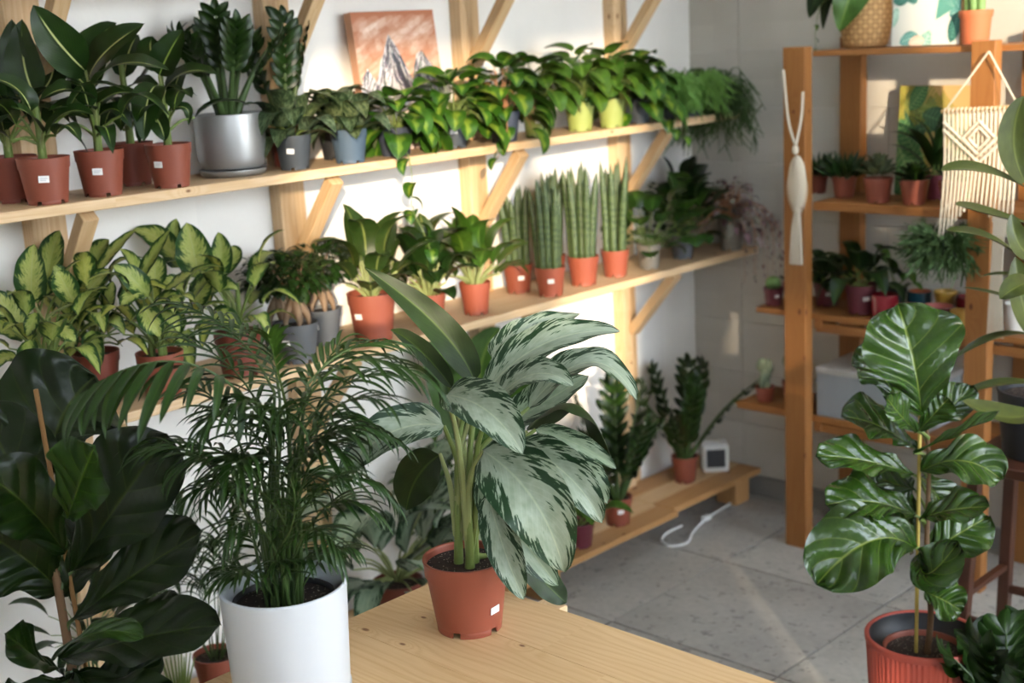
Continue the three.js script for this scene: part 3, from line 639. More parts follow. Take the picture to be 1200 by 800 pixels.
// dark dumb canes
const CANE_FIRST = [
  [.03,.24,-.029,.028,.317,-.028,.025,.408,-.038,.078,0,.7],
  [-.021,.186,.02,-.04,.245,.039,-.079,.277,.077,.078,0,.5],
  [.057,.214,.014,.079,.274,.063,.06,.305,.109,.064,0,.5],
  [-.019,.222,-.009,-.005,.319,.005,-.031,.379,.044,.078,0,.6],
  [.05,.167,.021,.077,.19,.064,.054,.175,.115,.065,0,.4]];
const CANE_SECOND = [
  [-.045,.237,-.026,-.067,.308,-.019,-.08,.407,-.034,.088,0,.75],
  [.01,.207,.018,.027,.261,.057,.026,.283,.114,.063,0,.5],
  [.043,.16,.014,.06,.206,.053,.054,.219,.087,.048,0,.4],
  [.029,.153,-0,.074,.2,-.03,.126,.193,-.067,.056,0,.35],
  [-.088,.239,-.054,-.095,.294,-.103,-.12,.372,-.106,.086,0,.6]];
const CANE_THIRD = [
  [.012,.287,.016,.047,.354,.094,.053,.433,.144,.098,0,.75],
  [-.02,.271,-.009,.052,.33,-.023,.117,.384,-.086,.089,0,.6],
  [.041,.253,.016,.145,.299,-.002,.253,.279,-.051,.068,0,.35],
  [-.045,.252,-.012,-.097,.289,.011,-.157,.28,.041,.08,0,.2],
  [.054,.219,.032,.071,.25,.098,.043,.228,.153,.068,0,.4],
  [-.068,.242,-.045,-.103,.328,-.068,-.08,.392,-.131,.097,0,.7],
  [.039,.199,.018,.059,.216,.082,.045,.205,.137,.049,0,.4],
  [.01,.213,-.01,.028,.233,-.055,.049,.222,-.09,.055,1,.3],
  [.008,.184,-.007,.037,.195,-.036,.059,.151,-.057,.043,1,.4],
  [-.007,.179,.007,-.04,.193,.038,-.087,.159,.056,.047,1,.4]];
const CANE_FOURTH = [
  [.003,.261,-.002,-.011,.323,-.031,-.009,.363,-.061,.076,0,.6],
  [-.004,.22,.004,.061,.248,-.003,.105,.238,-.032,.067,0,.3],
  [-.018,.2,.017,-.005,.219,.046,-.013,.188,.069,.063,0,.4],
  [-.004,.178,.004,.013,.209,-.013,.041,.175,-.04,.055,0,.4]];
const CANE_FIFTH = [
  [-.019,.264,-.009,.001,.315,-.029,.021,.368,-.062,.081,1,.7],
  [.034,.243,.037,.061,.206,.081,.066,.12,.104,.075,0,.85],
  [-.013,.228,-.015,.044,.269,-.042,.114,.262,-.082,.061,0,.4],
  [-.05,.271,-.035,-.099,.321,-.043,-.111,.357,-.06,.071,0,.6],
  [.005,.2,-.005,.036,.222,-.035,.041,.212,-.068,.024,0,.4],
  [-.011,.179,-.017,.02,.185,-.047,.022,.144,-.049,.029,0,.5],
  [-.011,.181,.011,-.03,.162,.029,-.044,.139,.043,.033,0,.5],
  [.006,.183,.036,.044,.148,.041,.056,.115,.043,.048,0,.8]];
const RUBBER_LEAVES = [
  [-.001,.751,.14,-.056,.808,.278,-.104,.818,.38,.059,1,.35],
  [-.007,.767,.146,-.012,.871,.207,.011,.974,.213,.091,1,.9],
  [-.007,.666,.118,-.04,.704,.262,-.07,.741,.375,.075,1,.3],
  [-.013,.559,.096,-.056,.641,.222,-.113,.673,.333,.052,1,.3],
  [.037,.602,.187,.027,.641,.253,.014,.711,.265,.055,1,.8],
  [.033,.537,.163,.03,.541,.25,.007,.517,.3,.063,1,.5],
  [-.037,.509,.036,-.085,.525,.055,-.135,.522,.09,.03,0,.1],
  [-.035,.448,.034,-.082,.483,.108,-.141,.509,.179,.034,0,.15],
  [-.019,.379,.047,-.079,.38,.132,-.14,.338,.206,.042,0,.1],
  [-.026,.24,-.002,-.091,.245,.061,-.162,.223,.13,.047,0,.15],
  [.008,.193,.076,-.032,.196,.171,-.096,.247,.26,.084,1,.35],
  [.01,.371,.074,-.003,.467,.142,-.02,.593,.159,.082,1,.6],
  [-.02,.677,.02,-.009,.822,.009,.016,.962,-.016,.103,1,.6],
  [-.01,.507,.009,.046,.567,-.045,.104,.563,-.101,.105,1,.4]];
const CAMILLE_FIRST = [
  [-.012,.274,.012,-.006,.345,.006,.004,.407,-.004,.078,0,.85],
  [-.035,.212,.034,-.054,.261,.053,-.072,.306,.07,.07,0,.5],
  [-.014,.197,.041,-.014,.226,.084,-.025,.244,.136,.062,0,.5],
  [-.008,.282,-.048,-.018,.318,-.067,-.027,.345,-.058,.056,1,.6],
  [.074,.271,-.044,.081,.324,-.023,.081,.35,-.009,.058,0,.7],
  [.047,.261,.038,.058,.238,.055,.048,.211,.065,.036,1,.9],
  [.033,.199,.052,.055,.163,.072,.058,.126,.083,.05,1,.8],
  [-.069,.266,-.044,-.084,.36,-.086,-.082,.417,-.115,.073,1,.6],
  [-.02,.151,.061,-.016,.159,.099,-.026,.123,.123,.039,0,.6],
  [.053,.228,.005,.104,.212,-.003,.125,.194,-.01,.042,0,.5]];
const CAMILLE_SECOND = [
  [-.003,.202,.031,.05,.272,.021,.099,.324,-.012,.077,0,.75],
  [-.035,.302,-.05,-.055,.339,-.072,-.041,.372,-.1,.071,1,.6],
  [-.013,.305,-.043,.006,.358,-.089,.033,.396,-.13,.037,0,.5],
  [-.042,.282,-.015,-.05,.316,-.035,-.079,.339,-.034,.062,1,.6],
  [.073,.183,.041,.093,.146,.049,.101,.1,.041,.052,1,.8],
  [.028,.216,.042,.031,.203,.081,.029,.167,.111,.04,0,.6],
  [.05,.204,-.007,.093,.255,-.006,.111,.297,-.01,.048,0,.6],
  [.019,.175,.052,.026,.148,.072,.02,.118,.078,.036,0,.8],
  [.076,.191,-.004,.115,.207,-0,.13,.17,-.014,.04,1,.6]];
const CAMILLE_THIRD = [
  [.01,.25,.018,.012,.302,.058,-.007,.334,.091,.06,1,.6],
  [-.022,.285,.021,-.008,.345,-.02,.008,.401,-.063,.041,1,.4],
  [.027,.232,.044,.065,.2,.049,.076,.163,.038,.06,0,.8],
  [.037,.259,-.008,.086,.29,-.027,.104,.305,-.045,.048,0,.4],
  [.038,.233,.019,.089,.253,.011,.118,.229,-.003,.048,1,.5],
  [.01,.263,.032,.015,.26,.069,.007,.231,.091,.048,0,.6],
  [-.036,.26,-.021,-.044,.302,-.041,-.07,.337,-.043,.062,0,.6],
  [.045,.212,.012,.082,.202,.004,.099,.171,.001,.044,0,.6]];
const CAMILLE_FOURTH = [
  [-.058,.256,.056,-.063,.33,.061,-.07,.398,.068,.094,0,.85],
  [-.126,.307,.08,-.17,.358,.096,-.221,.378,.131,.069,0,.5],
  [-.133,.277,.059,-.149,.337,.061,-.148,.401,.047,.069,1,.8],
  [-.047,.247,.018,-.048,.303,-.009,-.066,.362,-.019,.065,1,.8],
  [-.026,.197,.095,-.001,.245,.085,.02,.29,.064,.059,0,.8],
  [-.019,.143,.13,-.005,.1,.145,.001,.048,.138,.051,1,.9],
  [-.038,.207,.065,.006,.239,.036,.036,.226,.007,.06,1,.4],
  [-.068,.22,.094,-.064,.256,.132,-.077,.242,.159,.055,0,.5],
  [-.009,.167,.064,.035,.164,.049,.068,.121,.031,.055,0,.6],
  [-.053,.173,.122,-.043,.149,.153,-.041,.1,.166,.059,0,.7],
  [-.06,.254,-.012,-.051,.297,-.048,-.064,.318,-.049,.052,0,.6]];
const BIG_LEAVES = [
  [.037,.436,-.036,.027,.655,-.026,.063,.797,-.089,.162,0,.7],
  [-.024,.441,.023,-.065,.683,.035,-.103,.793,.044,.131,0,.6],
  [.031,.222,-.002,.036,.305,-.007,.046,.415,-.017,.069,0,.9],
  [-.012,.317,-.03,.086,.556,-.139,.133,.656,-.213,.132,0,.5]];
{ // white planter with a parlour palm
  const t = thing('potted_palm', 'feathery dark green palm in the tall white planter on the pale table', 'palm', [-1.80, 0.7, -1.262]);
  const white = std(0xcbd0d5, 0.38);
  part(t, 'planter', lathe([[0, 0.012], [0.098, 0.012], [0.1005, 0.015], [0.1075, 0.19], [0.1085, 0.2], [0.1085, 0.2035], [0.1055, 0.205], [0.1025, 0.2035], [0.1005, 0.15], [0.098, 0.05]], 72), white);
  part(t, 'saucer', lathe([[0, 0], [0.099, 0], [0.1015, 0.002], [0.1025, 0.0135], [0.101, 0.0145], [0.097, 0.0125]], 64), white);
  const inner = part(t, 'inner_pot', lathe([[0.074, 0.1], [0.086, 0.176], [0.088, 0.178], [0.0845, 0.178], [0.083, 0.17]], 40), PM.black); soil(t, 0.085, 0.168, inner);
  const loose = [];
  PALM_FRONDS.forEach((r, i) => {
    if (i === 0) r[9] *= 1.25;
    const az = i * 2.4, foot = V(Math.cos(az) * 0.03 * ((i % 3) + 1) / 3, 0.168, Math.sin(az) * 0.03 * ((i % 3) + 1) / 3), b = V(r[0], r[1], r[2]);
    part(t, 'stem', tube([foot, foot.clone().lerp(b, 0.5).add(V(0, 0.02, 0)), b], 0.0042, 0.0026, 8, 6), SM.dark);
    loose.push(...frond(t, b, V(r[3], r[4], r[5]), V(r[6], r[7], r[8]), r[9] * (r[10] === 5 ? 1.2 : 1.45), { pairs: i < 3 ? 12 : 10, from: 0.06, single: i < 14, hang: r[10] === 3 ? 0.85 : 0.25, wide: r[10] === 5 ? 1.9 : r[10] === 3 ? 1.25 : 0.82 }));
  });
  for (let i = 0; i < 12; i++) { // inner fronds
    const az = i * 2.4 + 1, o = V(Math.cos(az), 0, Math.sin(az)), foot = o.clone().multiplyScalar(0.03).setY(0.168), b = o.clone().multiplyScalar(0.045).setY(rr(0.3, 0.42)), e = o.clone().multiplyScalar(rr(0.12, 0.2)).setY(b.y + rr(0.0, 0.14));
    part(t, 'stem', tube([foot, foot.clone().lerp(b, 0.5), b], 0.0036, 0.0024, 6, 5), SM.dark);
    loose.push(...frond(t, b, b.clone().lerp(e, 0.5).add(V(0, 0.05, 0)), e, 0.09, { pairs: 9, from: 0.06, single: false, hang: 0.2, wide: 0.8 }));
  }
  for (let i = 0; i < 10; i++) { // young basal fronds
    const az = i * 0.63, o = V(Math.cos(az), 0, Math.sin(az)), b = o.clone().multiplyScalar(0.03).setY(0.19), e = b.clone().addScaledVector(o, rr(0.05, 0.1)).add(V(0, rr(0.03, 0.11), 0));
    loose.push(...frond(t, b, b.clone().lerp(e, 0.5).add(V(0, 0.025, 0)), e, 0.062, { pairs: 6, from: 0.3, single: false, r: 0.0018 }));
  }
  part(t, 'small_leaflets', mergeGeometries(loose), LM.palm[0]).userData.kind = 'stuff';
}
{ // silver striped plant
  const t = thing('potted_aglaonema', 'large plant with silver and dark green striped leaves in terracotta plastic pot on table', 'plant', [-1.745, 0.7, -1.64]);
  nurseryPot(t, 0.082, 0.142, PM.terraLight, { notch: 5, spin: 0.5, seg: 64, soilAt: 0.9 }); priceLabel(t, 0.082, 0.142, -0.02, 0.36, 1.1);
  const canes = [V(-0.012, 0.12, 0.008), V(0.01, 0.12, -0.012), V(0.022, 0.12, 0.012)];
  canes.forEach((c, i) => part(t, 'cane', tube([c, c.clone().add(V(0.004, 0.06, 0)), c.clone().add(V(0.0, 0.13 + i * 0.02, -0.006))], 0.010, 0.006, 8, 10), SM.stem));
  bigLeaves(t, AGLAONEMA_LEAVES, LM.agla, (i, r) => ({ profile: 'ovate', fold: [0.30, 0.5, 0.22, 0.28, 0.25, 0.3, 0.2, 0.3, 0.35, 0.3, 0.3, 0.22, 0.3, 0.3, 0.35, 0.3, 0.2, 0.3, 0.3][i] ?? 0.25, wave: 0.03, cup: 0.05, nv: 24 }), (p0, pm, i) => {
    const c = canes[i % 3], f = c.clone().add(V(0, 0.02 + (i % 4) * 0.014, 0)); petioleTo(t, f, p0, 0.0072, 0.0038, i % 2 ? SM.pale : SM.stem, 0.6, 10);
  });
}
// ------------------------------------------------------------------ fiddle leaf figs on the floor
{
  const [x, z] = [-2.161, -1.049], t = thing('fiddle_leaf_fig', 'dark fiddle leaf fig with huge shaded leaves and thin stake at the left edge', 'fig', [x, 0, z]);
  part(t, 'pot', lathe([[0, 0], [0.11, 0], [0.115, 0.01], [0.14, 0.27], [0.145, 0.28], [0.135, 0.28], [0.128, 0.2]], 48), PM.charcoal); soil(t, 0.132, 0.25);
  part(t, 'trunk', tube([V(0, 0.25, 0), V(0.005, 0.5, 0.004), V(-0.012, 0.72, 0), V(-0.02, 0.98, 0.004), V(-0.02, 1.05, 0)], 0.012, 0.006, 18, 8), SM.twig);
  part(t, 'stake', tube([V(-0.075, 0.25, -0.077), V(0.022, 1.246, 0.014)], 0.0045, 0.0045, 2, 8), SM.stake);
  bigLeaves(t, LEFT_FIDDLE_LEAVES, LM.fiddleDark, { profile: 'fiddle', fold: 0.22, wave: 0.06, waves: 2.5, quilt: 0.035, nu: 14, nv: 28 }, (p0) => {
    part(t, 'petiole', tube([V(-0.012, p0.y - 0.03, 0), V(p0.x * 0.4 - 0.01, p0.y - 0.012, p0.z * 0.4), p0], 0.0045, 0.0035, 5, 6, false), SM.dark);
  });
}
{
  const [x, z] = [-1.447, -2.89], t = thing('fiddle_leaf_fig', 'glossy sunlit fiddle leaf fig in the ribbed terracotta planter on the grey floor', 'fig', [x, 0, z]);
  const red = std(0xa84b3e, 0.5), n = 64, pts = [[0.118, 0], [0.122, 0.006], [0.137, 0.27], [0.139, 0.285]];
  const g = lathe(pts, n * 4), p = g.attributes.position;
  for (let i = 0; i < p.count; i++) { const a = Math.atan2(p.getZ(i), p.getX(i)), k = 1 + 0.010 * Math.sign(Math.cos(a * n)) ; p.setX(i, p.getX(i) * k); p.setZ(i, p.getZ(i) * k); }
  g.computeVertexNormals();
  const planter = part(t, 'planter', g, red, 'ribbed terracotta planter');
  part(planter, 'rim', lathe([[0.137, 0.28], [0.1415, 0.284], [0.1425, 0.296], [0.139, 0.3], [0.134, 0.3], [0.131, 0.296]], 64), red);
  part(planter, 'lining', lathe([[0.1325, 0.298], [0.128, 0.22], [0, 0.2]], 48), PM.black);
  const inner = part(t, 'inner_pot', lathe([[0.085, 0.2], [0.096, 0.262], [0.098, 0.265], [0.0925, 0.265], [0.09, 0.25]], 40), PM.terra); soil(t, 0.0945, 0.252, inner);
  part(t, 'trunk', tube([V(0.012, 0.25, 0.005), V(0.02, 0.36, 0.006), V(0.006, 0.5, 0.004), V(0.004, 0.75, 0), V(-0.004, 0.84, 0)], 0.0085, 0.0045, 18, 8), SM.twig);
  part(t, 'stake', tube([V(-0.012, 0.25, 0.016), V(-0.012, 0.86, 0.016)], 0.0048, 0.0048, 2, 8), std(0xb9a24e, 0.6));
  bigLeaves(t, RIGHT_FIDDLE_LEAVES, LM.fiddle, { profile: 'fiddle', fold: 0.22, wave: 0.07, waves: 2.5, quilt: 0.055, nu: 16, nv: 28 }, (p0) => {
    part(t, 'petiole', tube([V(0.003, p0.y - 0.025, 0), V(p0.x * 0.4, p0.y - 0.01, p0.z * 0.4), p0], 0.0042, 0.0032, 5, 6, false), SM.stem);
  });
}
{
  const t = thing('rubber_plant', 'rubber plant with broad smooth oval leaves in dark pot on the brown stool', 'plant', [-1.4, 0.63, -3.42]);
  part(t, 'pot', lathe([[0, 0], [0.085, 0], [0.088, 0.004], [0.105, 0.17], [0.108, 0.18], [0.1, 0.18], [0.096, 0.12]], 48), PM.black); soil(t, 0.098, 0.16);
  const ox = -1.328 + 1.4, oz = -3.281 + 3.42;
  part(t, 'stem', tube([V(0.01, 0.16, 0.02), V(0.05, 0.35, 0.09), V(0.07, 0.6, 0.13), V(0.07, 0.95, 0.13)], 0.009, 0.005, 14, 8), SM.twig);
  bigLeaves(t, RUBBER_LEAVES.map((r) => [r[0] + ox, r[1] - 0.01, r[2] + oz, r[3] + ox, r[4] - 0.01, r[5] + oz, r[6] + ox, r[7] - 0.01, r[8] + oz, r[9], r[10], r[11]]), LM.rubber, { profile: 'oval', fold: 0.2, cup: 0.1, nu: 10, nv: 20 }, (p0) => {
    part(t, 'petiole', tube([V(0.066, p0.y - 0.03, 0.128), p0], 0.004, 0.003, 2, 6, false), SM.stem);
  });
}
// ------------------------------------------------------------------ upper wall shelf
const UP = 1.472, MID = 0.975;
const POTTED = 'small potted plants on the wall shelves';
function dumbCane(rows, label, [x, z], r, h, mat, lab, cane = 0.2) {
  const t = thing('potted_dumb_cane', label, 'plant', [x, UP, z]);
  nurseryPot(t, r, h, mat, { label: lab });
  part(t, 'cane', tube([V(0, h * 0.85, 0), V(0.004, h + cane * 0.4, 0.002), V(-0.002, h + cane, 0)], 0.011, 0.007, 8, 8), SM.stem);
  bigLeaves(t, rows, LM.cane, { profile: 'ovate', fold: 0.28, wave: 0.02, nu: 8, nv: 16 }, (p0, pm, i) => { petioleTo(t, V(0, clamp(p0.y - 0.09, h * 0.9, h + cane * 0.9), 0), p0, 0.006, 0.0035, i % 2 ? SM.stem : SM.pale, 0.55); });
  rosette(t, { n: 6, y: h + 0.03, petiole: [0.05, 0.09], len: [0.1, 0.15], ratio: 0.42, hi: 0.9, lo: 0.2, mats: LM.cane, stemR: 0.004, droop: [0.2, 0.5] });
  return t;
}
dumbCane(CANE_FIRST, 'dark leafed dumb cane at the far left end of the upper shelf', [-2.995, -1.46], 0.06, 0.105, PM.terraDark, null);
dumbCane(CANE_SECOND, 'dumb cane in front red-brown pot, leftmost pot wholly in view on upper shelf', [-2.875, -1.48], 0.059, 0.104, PM.terra, -0.25, 0.12);
dumbCane(CANE_THIRD, 'tallest dumb cane with broad white-ribbed leaves, second whole pot on upper shelf', [-2.885, -1.625], 0.057, 0.106, PM.terra, -0.12, 0.16);
dumbCane(CANE_FOURTH, 'dumb cane in shaded back pot, half hidden behind the pots left of silver planter', [-3.02, -1.79], 0.055, 0.105, PM.terraDark, null);
dumbCane(CANE_FIFTH, 'dumb cane with light green upright leaf in pot just left of silver planter', [-2.868, -1.80], 0.056, 0.104, PM.terra, 0.35, 0.14);
{
  const t = thing('potted_zamioculcas', 'dark glossy ZZ plant in the big silver metallic planter with saucer', 'plant', [-2.94, UP, -2.03]);
  const silver = std(0xa4a5a5, 0.4, { metalness: 0.7 });
  part(t, 'planter', lathe([[0, 0.018], [0.07, 0.018], [0.079, 0.024], [0.087, 0.05], [0.0895, 0.1], [0.0895, 0.155], [0.088, 0.158], [0.0845, 0.156], [0.084, 0.12]], 64), silver);
  part(t, 'saucer', lathe([[0, 0], [0.074, 0], [0.083, 0.006], [0.086, 0.016], [0.084, 0.018], [0.078, 0.013], [0, 0.012]], 56), silver); soil(t, 0.0845, 0.142);
  zamio(t, 0.142, [[0.2, 0.34, 0.24], [1.3, 0.5, 0.23], [2.4, 0.4, 0.23], [3.4, 0.3, 0.24], [4.3, 0.5, 0.23], [5.4, 0.55, 0.23], [0.75, 0.1, 0.26]], { leaf: 0.052, pairs: 6, r: 0.010, from: 0.5, ratio: 0.5 });
}
{
  const t = thing('potted_zamioculcas', 'second ZZ plant in red pot standing behind the silver planter by the wooden post', 'plant', [-2.982, UP, -2.238]);
  nurseryPot(t, 0.05, 0.1, PM.terraDark);
  zamio(t, 0.09, [[0.3, 0.12, 0.29], [5.4, 0.2, 0.3], [1.6, 0.3, 0.26], [4.2, 0.25, 0.26]], { leaf: 0.055, pairs: 7, r: 0.009, from: 0.4, ratio: 0.5 });
}
function silverVine(label, [x, z], r, h, mat, lab, n = 16) {
  const t = thing('potted_scindapsus', label, 'plant', [x, UP, z]); nurseryPot(t, r, h, mat, { label: lab });
  rosette(t, { n, y: h * 0.9, petiole: [0.03, 0.075], len: [0.075, 0.11], ratio: 0.66, hi: 1.1, lo: -0.05, profile: 'heart', droop: [0.25, 0.6], mats: LM.silver });
  return t;
}
silverVine('grey-green leafy plant in charcoal pot with a white price label, right of silver planter', [-2.885, -2.185], 0.049, 0.09, PM.charcoal, 0.05, 18);
silverVine('grey-green leafy plant in the black pot set back between charcoal and blue-grey pots', [-3.0, -2.42], 0.048, 0.095, PM.black, null, 14);
silverVine('grey-green leafy plant in blue-grey pot without label, below the mountain painting', [-2.868, -2.36], 0.051, 0.09, PM.blue, null, 20);
function heartVine(label, [x, z], r, h, mat, lab, o) {
  const t = thing('potted_pothos', label, 'plant', [x, UP, z]); nurseryPot(t, r, h, mat, { label: lab });
  heap(t, { n: 36, r: 0.105, y: h, h: 0.1, len: [0.07, 0.1], ratio: 0.82, droop: 0.2, mats: LM.brasil, ...o }); return t;
}
heartVine('trailing heart-leaf vine with one long dangling runner, right of the blue-grey pot', [-2.89, -2.545], 0.053, 0.08, PM.navy, null, { n: 34, h: 0.07, len: [0.075, 0.11], spill: 0.6, vines: [[[0.05, 0.06, 0.06], [0.1, 0.02, 0.05], [0.105, -0.08, 0.04], [0.085, -0.14, 0.03], [0.11, -0.2, 0.02], [0.115, -0.26, 0.0]]] });
heartVine('variegated vine in dark pot with label at mid shelf, below the painting corner', [-2.89, -2.77], 0.052, 0.088, PM.charcoal, -0.1, { n: 40, h: 0.11, len: [0.075, 0.105], spill: 0.45 });
heartVine('variegated vine with pinkish runners in navy pot, left of first lime pot', [-2.868, -2.965], 0.05, 0.09, PM.navy, null, { n: 44, h: 0.14, spill: 0.45, stemMat: SM.vine, vines: [[[0.02, 0.1, 0.03], [0.09, 0.06, 0.08], [0.085, 0.0, 0.09], [0.06, -0.04, 0.1]]] });
heartVine('green vine in the lime pot with price label, first of the three lime pots', [-2.87, -3.115], 0.047, 0.092, PM.lime, -0.05, { n: 36, h: 0.14, spill: -0.1, r: 0.105, mats: LM.green, droop: 0.1 });
heartVine('green vine in the middle one of the three lime pots on upper shelf', [-2.885, -3.335], 0.049, 0.092, PM.lime, null, { n: 38, h: 0.14, spill: -0.12, r: 0.11, mats: LM.green, droop: 0.1 });
heartVine('green vine in the last lime pot, by the third wooden post', [-2.862, -3.465], 0.047, 0.094, PM.lime, null, { n: 36, h: 0.13, spill: -0.1, r: 0.1, mats: LM.green, droop: 0.1 });
heartVine('marbled vine in hidden dark pot between last lime pot and mossy hanging plants', [-2.875, -3.62], 0.05, 0.085, PM.charcoal, null, { n: 50, h: 0.12, spill: 0.6, r: 0.11, mats: LM.brasil, vines: [[[0.08, 0.05, 0.02], [0.13, -0.01, -0.02], [0.14, -0.05, -0.06]]] });
for (const [z, label, mat, n, ln] of [[-3.77, 'bright mossy plant with fine drooping stems near the upper shelf end', SM.moss, 230, [0.09, 0.15]], [-3.92, 'mid green fine-stemmed drooping plant, second last on upper shelf', SM.moss, 260, [0.1, 0.16]], [-4.07, 'darkest fine-stemmed plant hanging far below the end of upper shelf', SM.mossDark, 280, [0.12, 0.19]]]) {
  const t = thing('potted_rhipsalis', label, 'plant', [-2.875, UP, z]); nurseryPot(t, 0.05, 0.085, PM.charcoal);
  fineStems(t, 'stems', { n, y: 0.08, r: 0.04, len: ln, out: 0.85, fall: z < -4 ? 1.5 : 1.0, thick: 0.0026, mat, fork: 4, up: 0.75 });
}
{ // mountain painting leaning on the wall
  const W = 256, H = 224, cv = document.createElement('canvas'); cv.width = W; cv.height = H; const c = cv.getContext('2d');
  const sky = c.createLinearGradient(0, 0, 0, H); sky.addColorStop(0, '#a9694a'); sky.addColorStop(0.45, '#c08a6c'); sky.addColorStop(0.75, '#cdbcb0'); sky.addColorStop(1, '#c8a592'); c.fillStyle = sky; c.fillRect(0, 0, W, H);
  for (let i = 0; i < 150; i++) { c.fillStyle = `rgba(250,240,232,${0.05 + rnd() * 0.12})`; const x = rnd() * W, y = 14 + Math.pow(rnd(), 1.3) * 90; c.beginPath(); c.ellipse(x, y, 8 + rnd() * 26, 3 + rnd() * 7, -0.3, 0, 6.3); c.fill(); }
  const ridge = [[0, 118], [26, 88], [48, 112], [104, 36], [120, 54], [162, 112], [184, 70], [202, 66], [256, 116]];
  const top = (x) => { let i = 0; while (i < ridge.length - 2 && ridge[i + 1][0] < x) i++; const [a, b] = [ridge[i], ridge[i + 1]]; return a[1] + (b[1] - a[1]) * (x - a[0]) / (b[0] - a[0]); };
  c.fillStyle = '#b5aeac'; c.beginPath(); c.moveTo(0, 150); for (const [x, y] of ridge) c.lineTo(x, y); c.lineTo(W, 150); c.fill();
  c.lineCap = 'round';
  for (let i = 0; i < 900; i++) {
    const x = rnd() * W, y = top(x) + Math.pow(rnd(), 1.2) * 74, right = x > 104 && x < 165 || x > 202; if (y > 150) continue;
    c.strokeStyle = rnd() < (right ? 0.85 : 0.7) ? `rgba(${34 + rnd() * 36},${34 + rnd() * 36},${44 + rnd() * 36},${0.4 + rnd() * 0.5})` : 'rgba(236,232,230,0.7)'; c.lineWidth = 0.8 + rnd() * 2.4;
    c.beginPath(); c.moveTo(x, y); c.lineTo(x + (right ? 1 : -1) * (3 + rnd() * 8), y + 6 + rnd() * 13); c.stroke();
  }
  c.fillStyle = 'rgba(44,44,54,0.85)'; c.beginPath(); c.moveTo(104, 36); c.lineTo(112, 62); c.lineTo(132, 96); c.lineTo(160, 138); c.lineTo(140, 132); c.lineTo(118, 98); c.fill();
  for (let i = 0; i < 90; i++) { c.fillStyle = `rgba(236,228,222,${0.2 + rnd() * 0.3})`; c.beginPath(); c.ellipse(rnd() * W, 144 + rnd() * 78, 14 + rnd() * 30, 2 + rnd() * 5, 0, 0, 6.3); c.fill(); }
  const map = new THREE.CanvasTexture(cv); map.colorSpace = THREE.SRGBColorSpace;
  const t = thing('canvas_painting', 'canvas painting of a grey snowy mountain under a peach sky, leaning behind plants', 'painting', [-2.995, UP, -2.69]);
  const w = 0.32, h = 0.40, g = new RoundedBoxGeometry(w, h, 0.03, 1, 0.002); const side = part(t, 'canvas', g.translate(0, h / 2, 0), std(0xb98a6c, 0.8));
  part(side, 'picture', new THREE.PlaneGeometry(w - 0.002, h - 0.002).translate(0, h / 2, 0.0154), std(0xffffff, 0.7, { map }));
  t.rotation.set(0, Math.PI / 2, 0); t.rotation.order = 'YXZ'; t.rotation.x = -0.12;
}

// ------------------------------------------------------------------ middle wall shelf
function camille(rows, label, [x, z], r, h, mat, stems) {
  const t = thing('potted_dieffenbachia', label, 'plant', [x, MID, z]); nurseryPot(t, r, h, mat);
  for (let i = 0; i < stems; i++) { const a = i * 2.2, b = V(Math.cos(a) * 0.018, h * 0.88, Math.sin(a) * 0.018); part(t, 'stem', tube([b, b.clone().add(V(0, 0.06, 0)), b.clone().multiplyScalar(1.2).setY(h + 0.12)], 0.0075, 0.005, 6, 7), SM.stem); }
  bigLeaves(t, rows, LM.camille, { profile: 'ovate', fold: 0.2, wave: 0.03, nu: 8, nv: 16 }, (p0, pm, i) => { const a = i * 2.2; petioleTo(t, V(Math.cos(a) * 0.02, clamp(p0.y - 0.1, h * 0.9, h + 0.1), Math.sin(a) * 0.02), p0, 0.0042, 0.0026, i % 2 ? SM.stem : SM.pale, 0.55); });
  rosette(t, { n: 15, y: h * 1.1, petiole: [0.07, 0.15], len: [0.08, 0.13], ratio: 0.46, hi: 1.25, lo: 0.15, mats: LM.camille, stemR: 0.003, wave: 0.02 });
  return t;
}
camille(CAMILLE_FIRST, 'cream and green dieffenbachia at the far left of the middle shelf', [-2.90, -1.44], 0.062, 0.115, PM.terra, 3);
camille(CAMILLE_SECOND, 'cream and green dieffenbachia in back pot, second from left on middle shelf', [-2.975, -1.60], 0.060, 0.115, PM.terraDark, 4);
camille(CAMILLE_THIRD, 'cream and green dieffenbachia in red pot with wide rim, third from left on middle shelf', [-2.845, -1.70], 0.058, 0.11, PM.terra, 5);
camille(CAMILLE_FOURTH, 'tallest cream and green dieffenbachia with upright pale leaf, behind the palm tips', [-2.85, -1.93], 0.06, 0.115, PM.terraDark, 3);
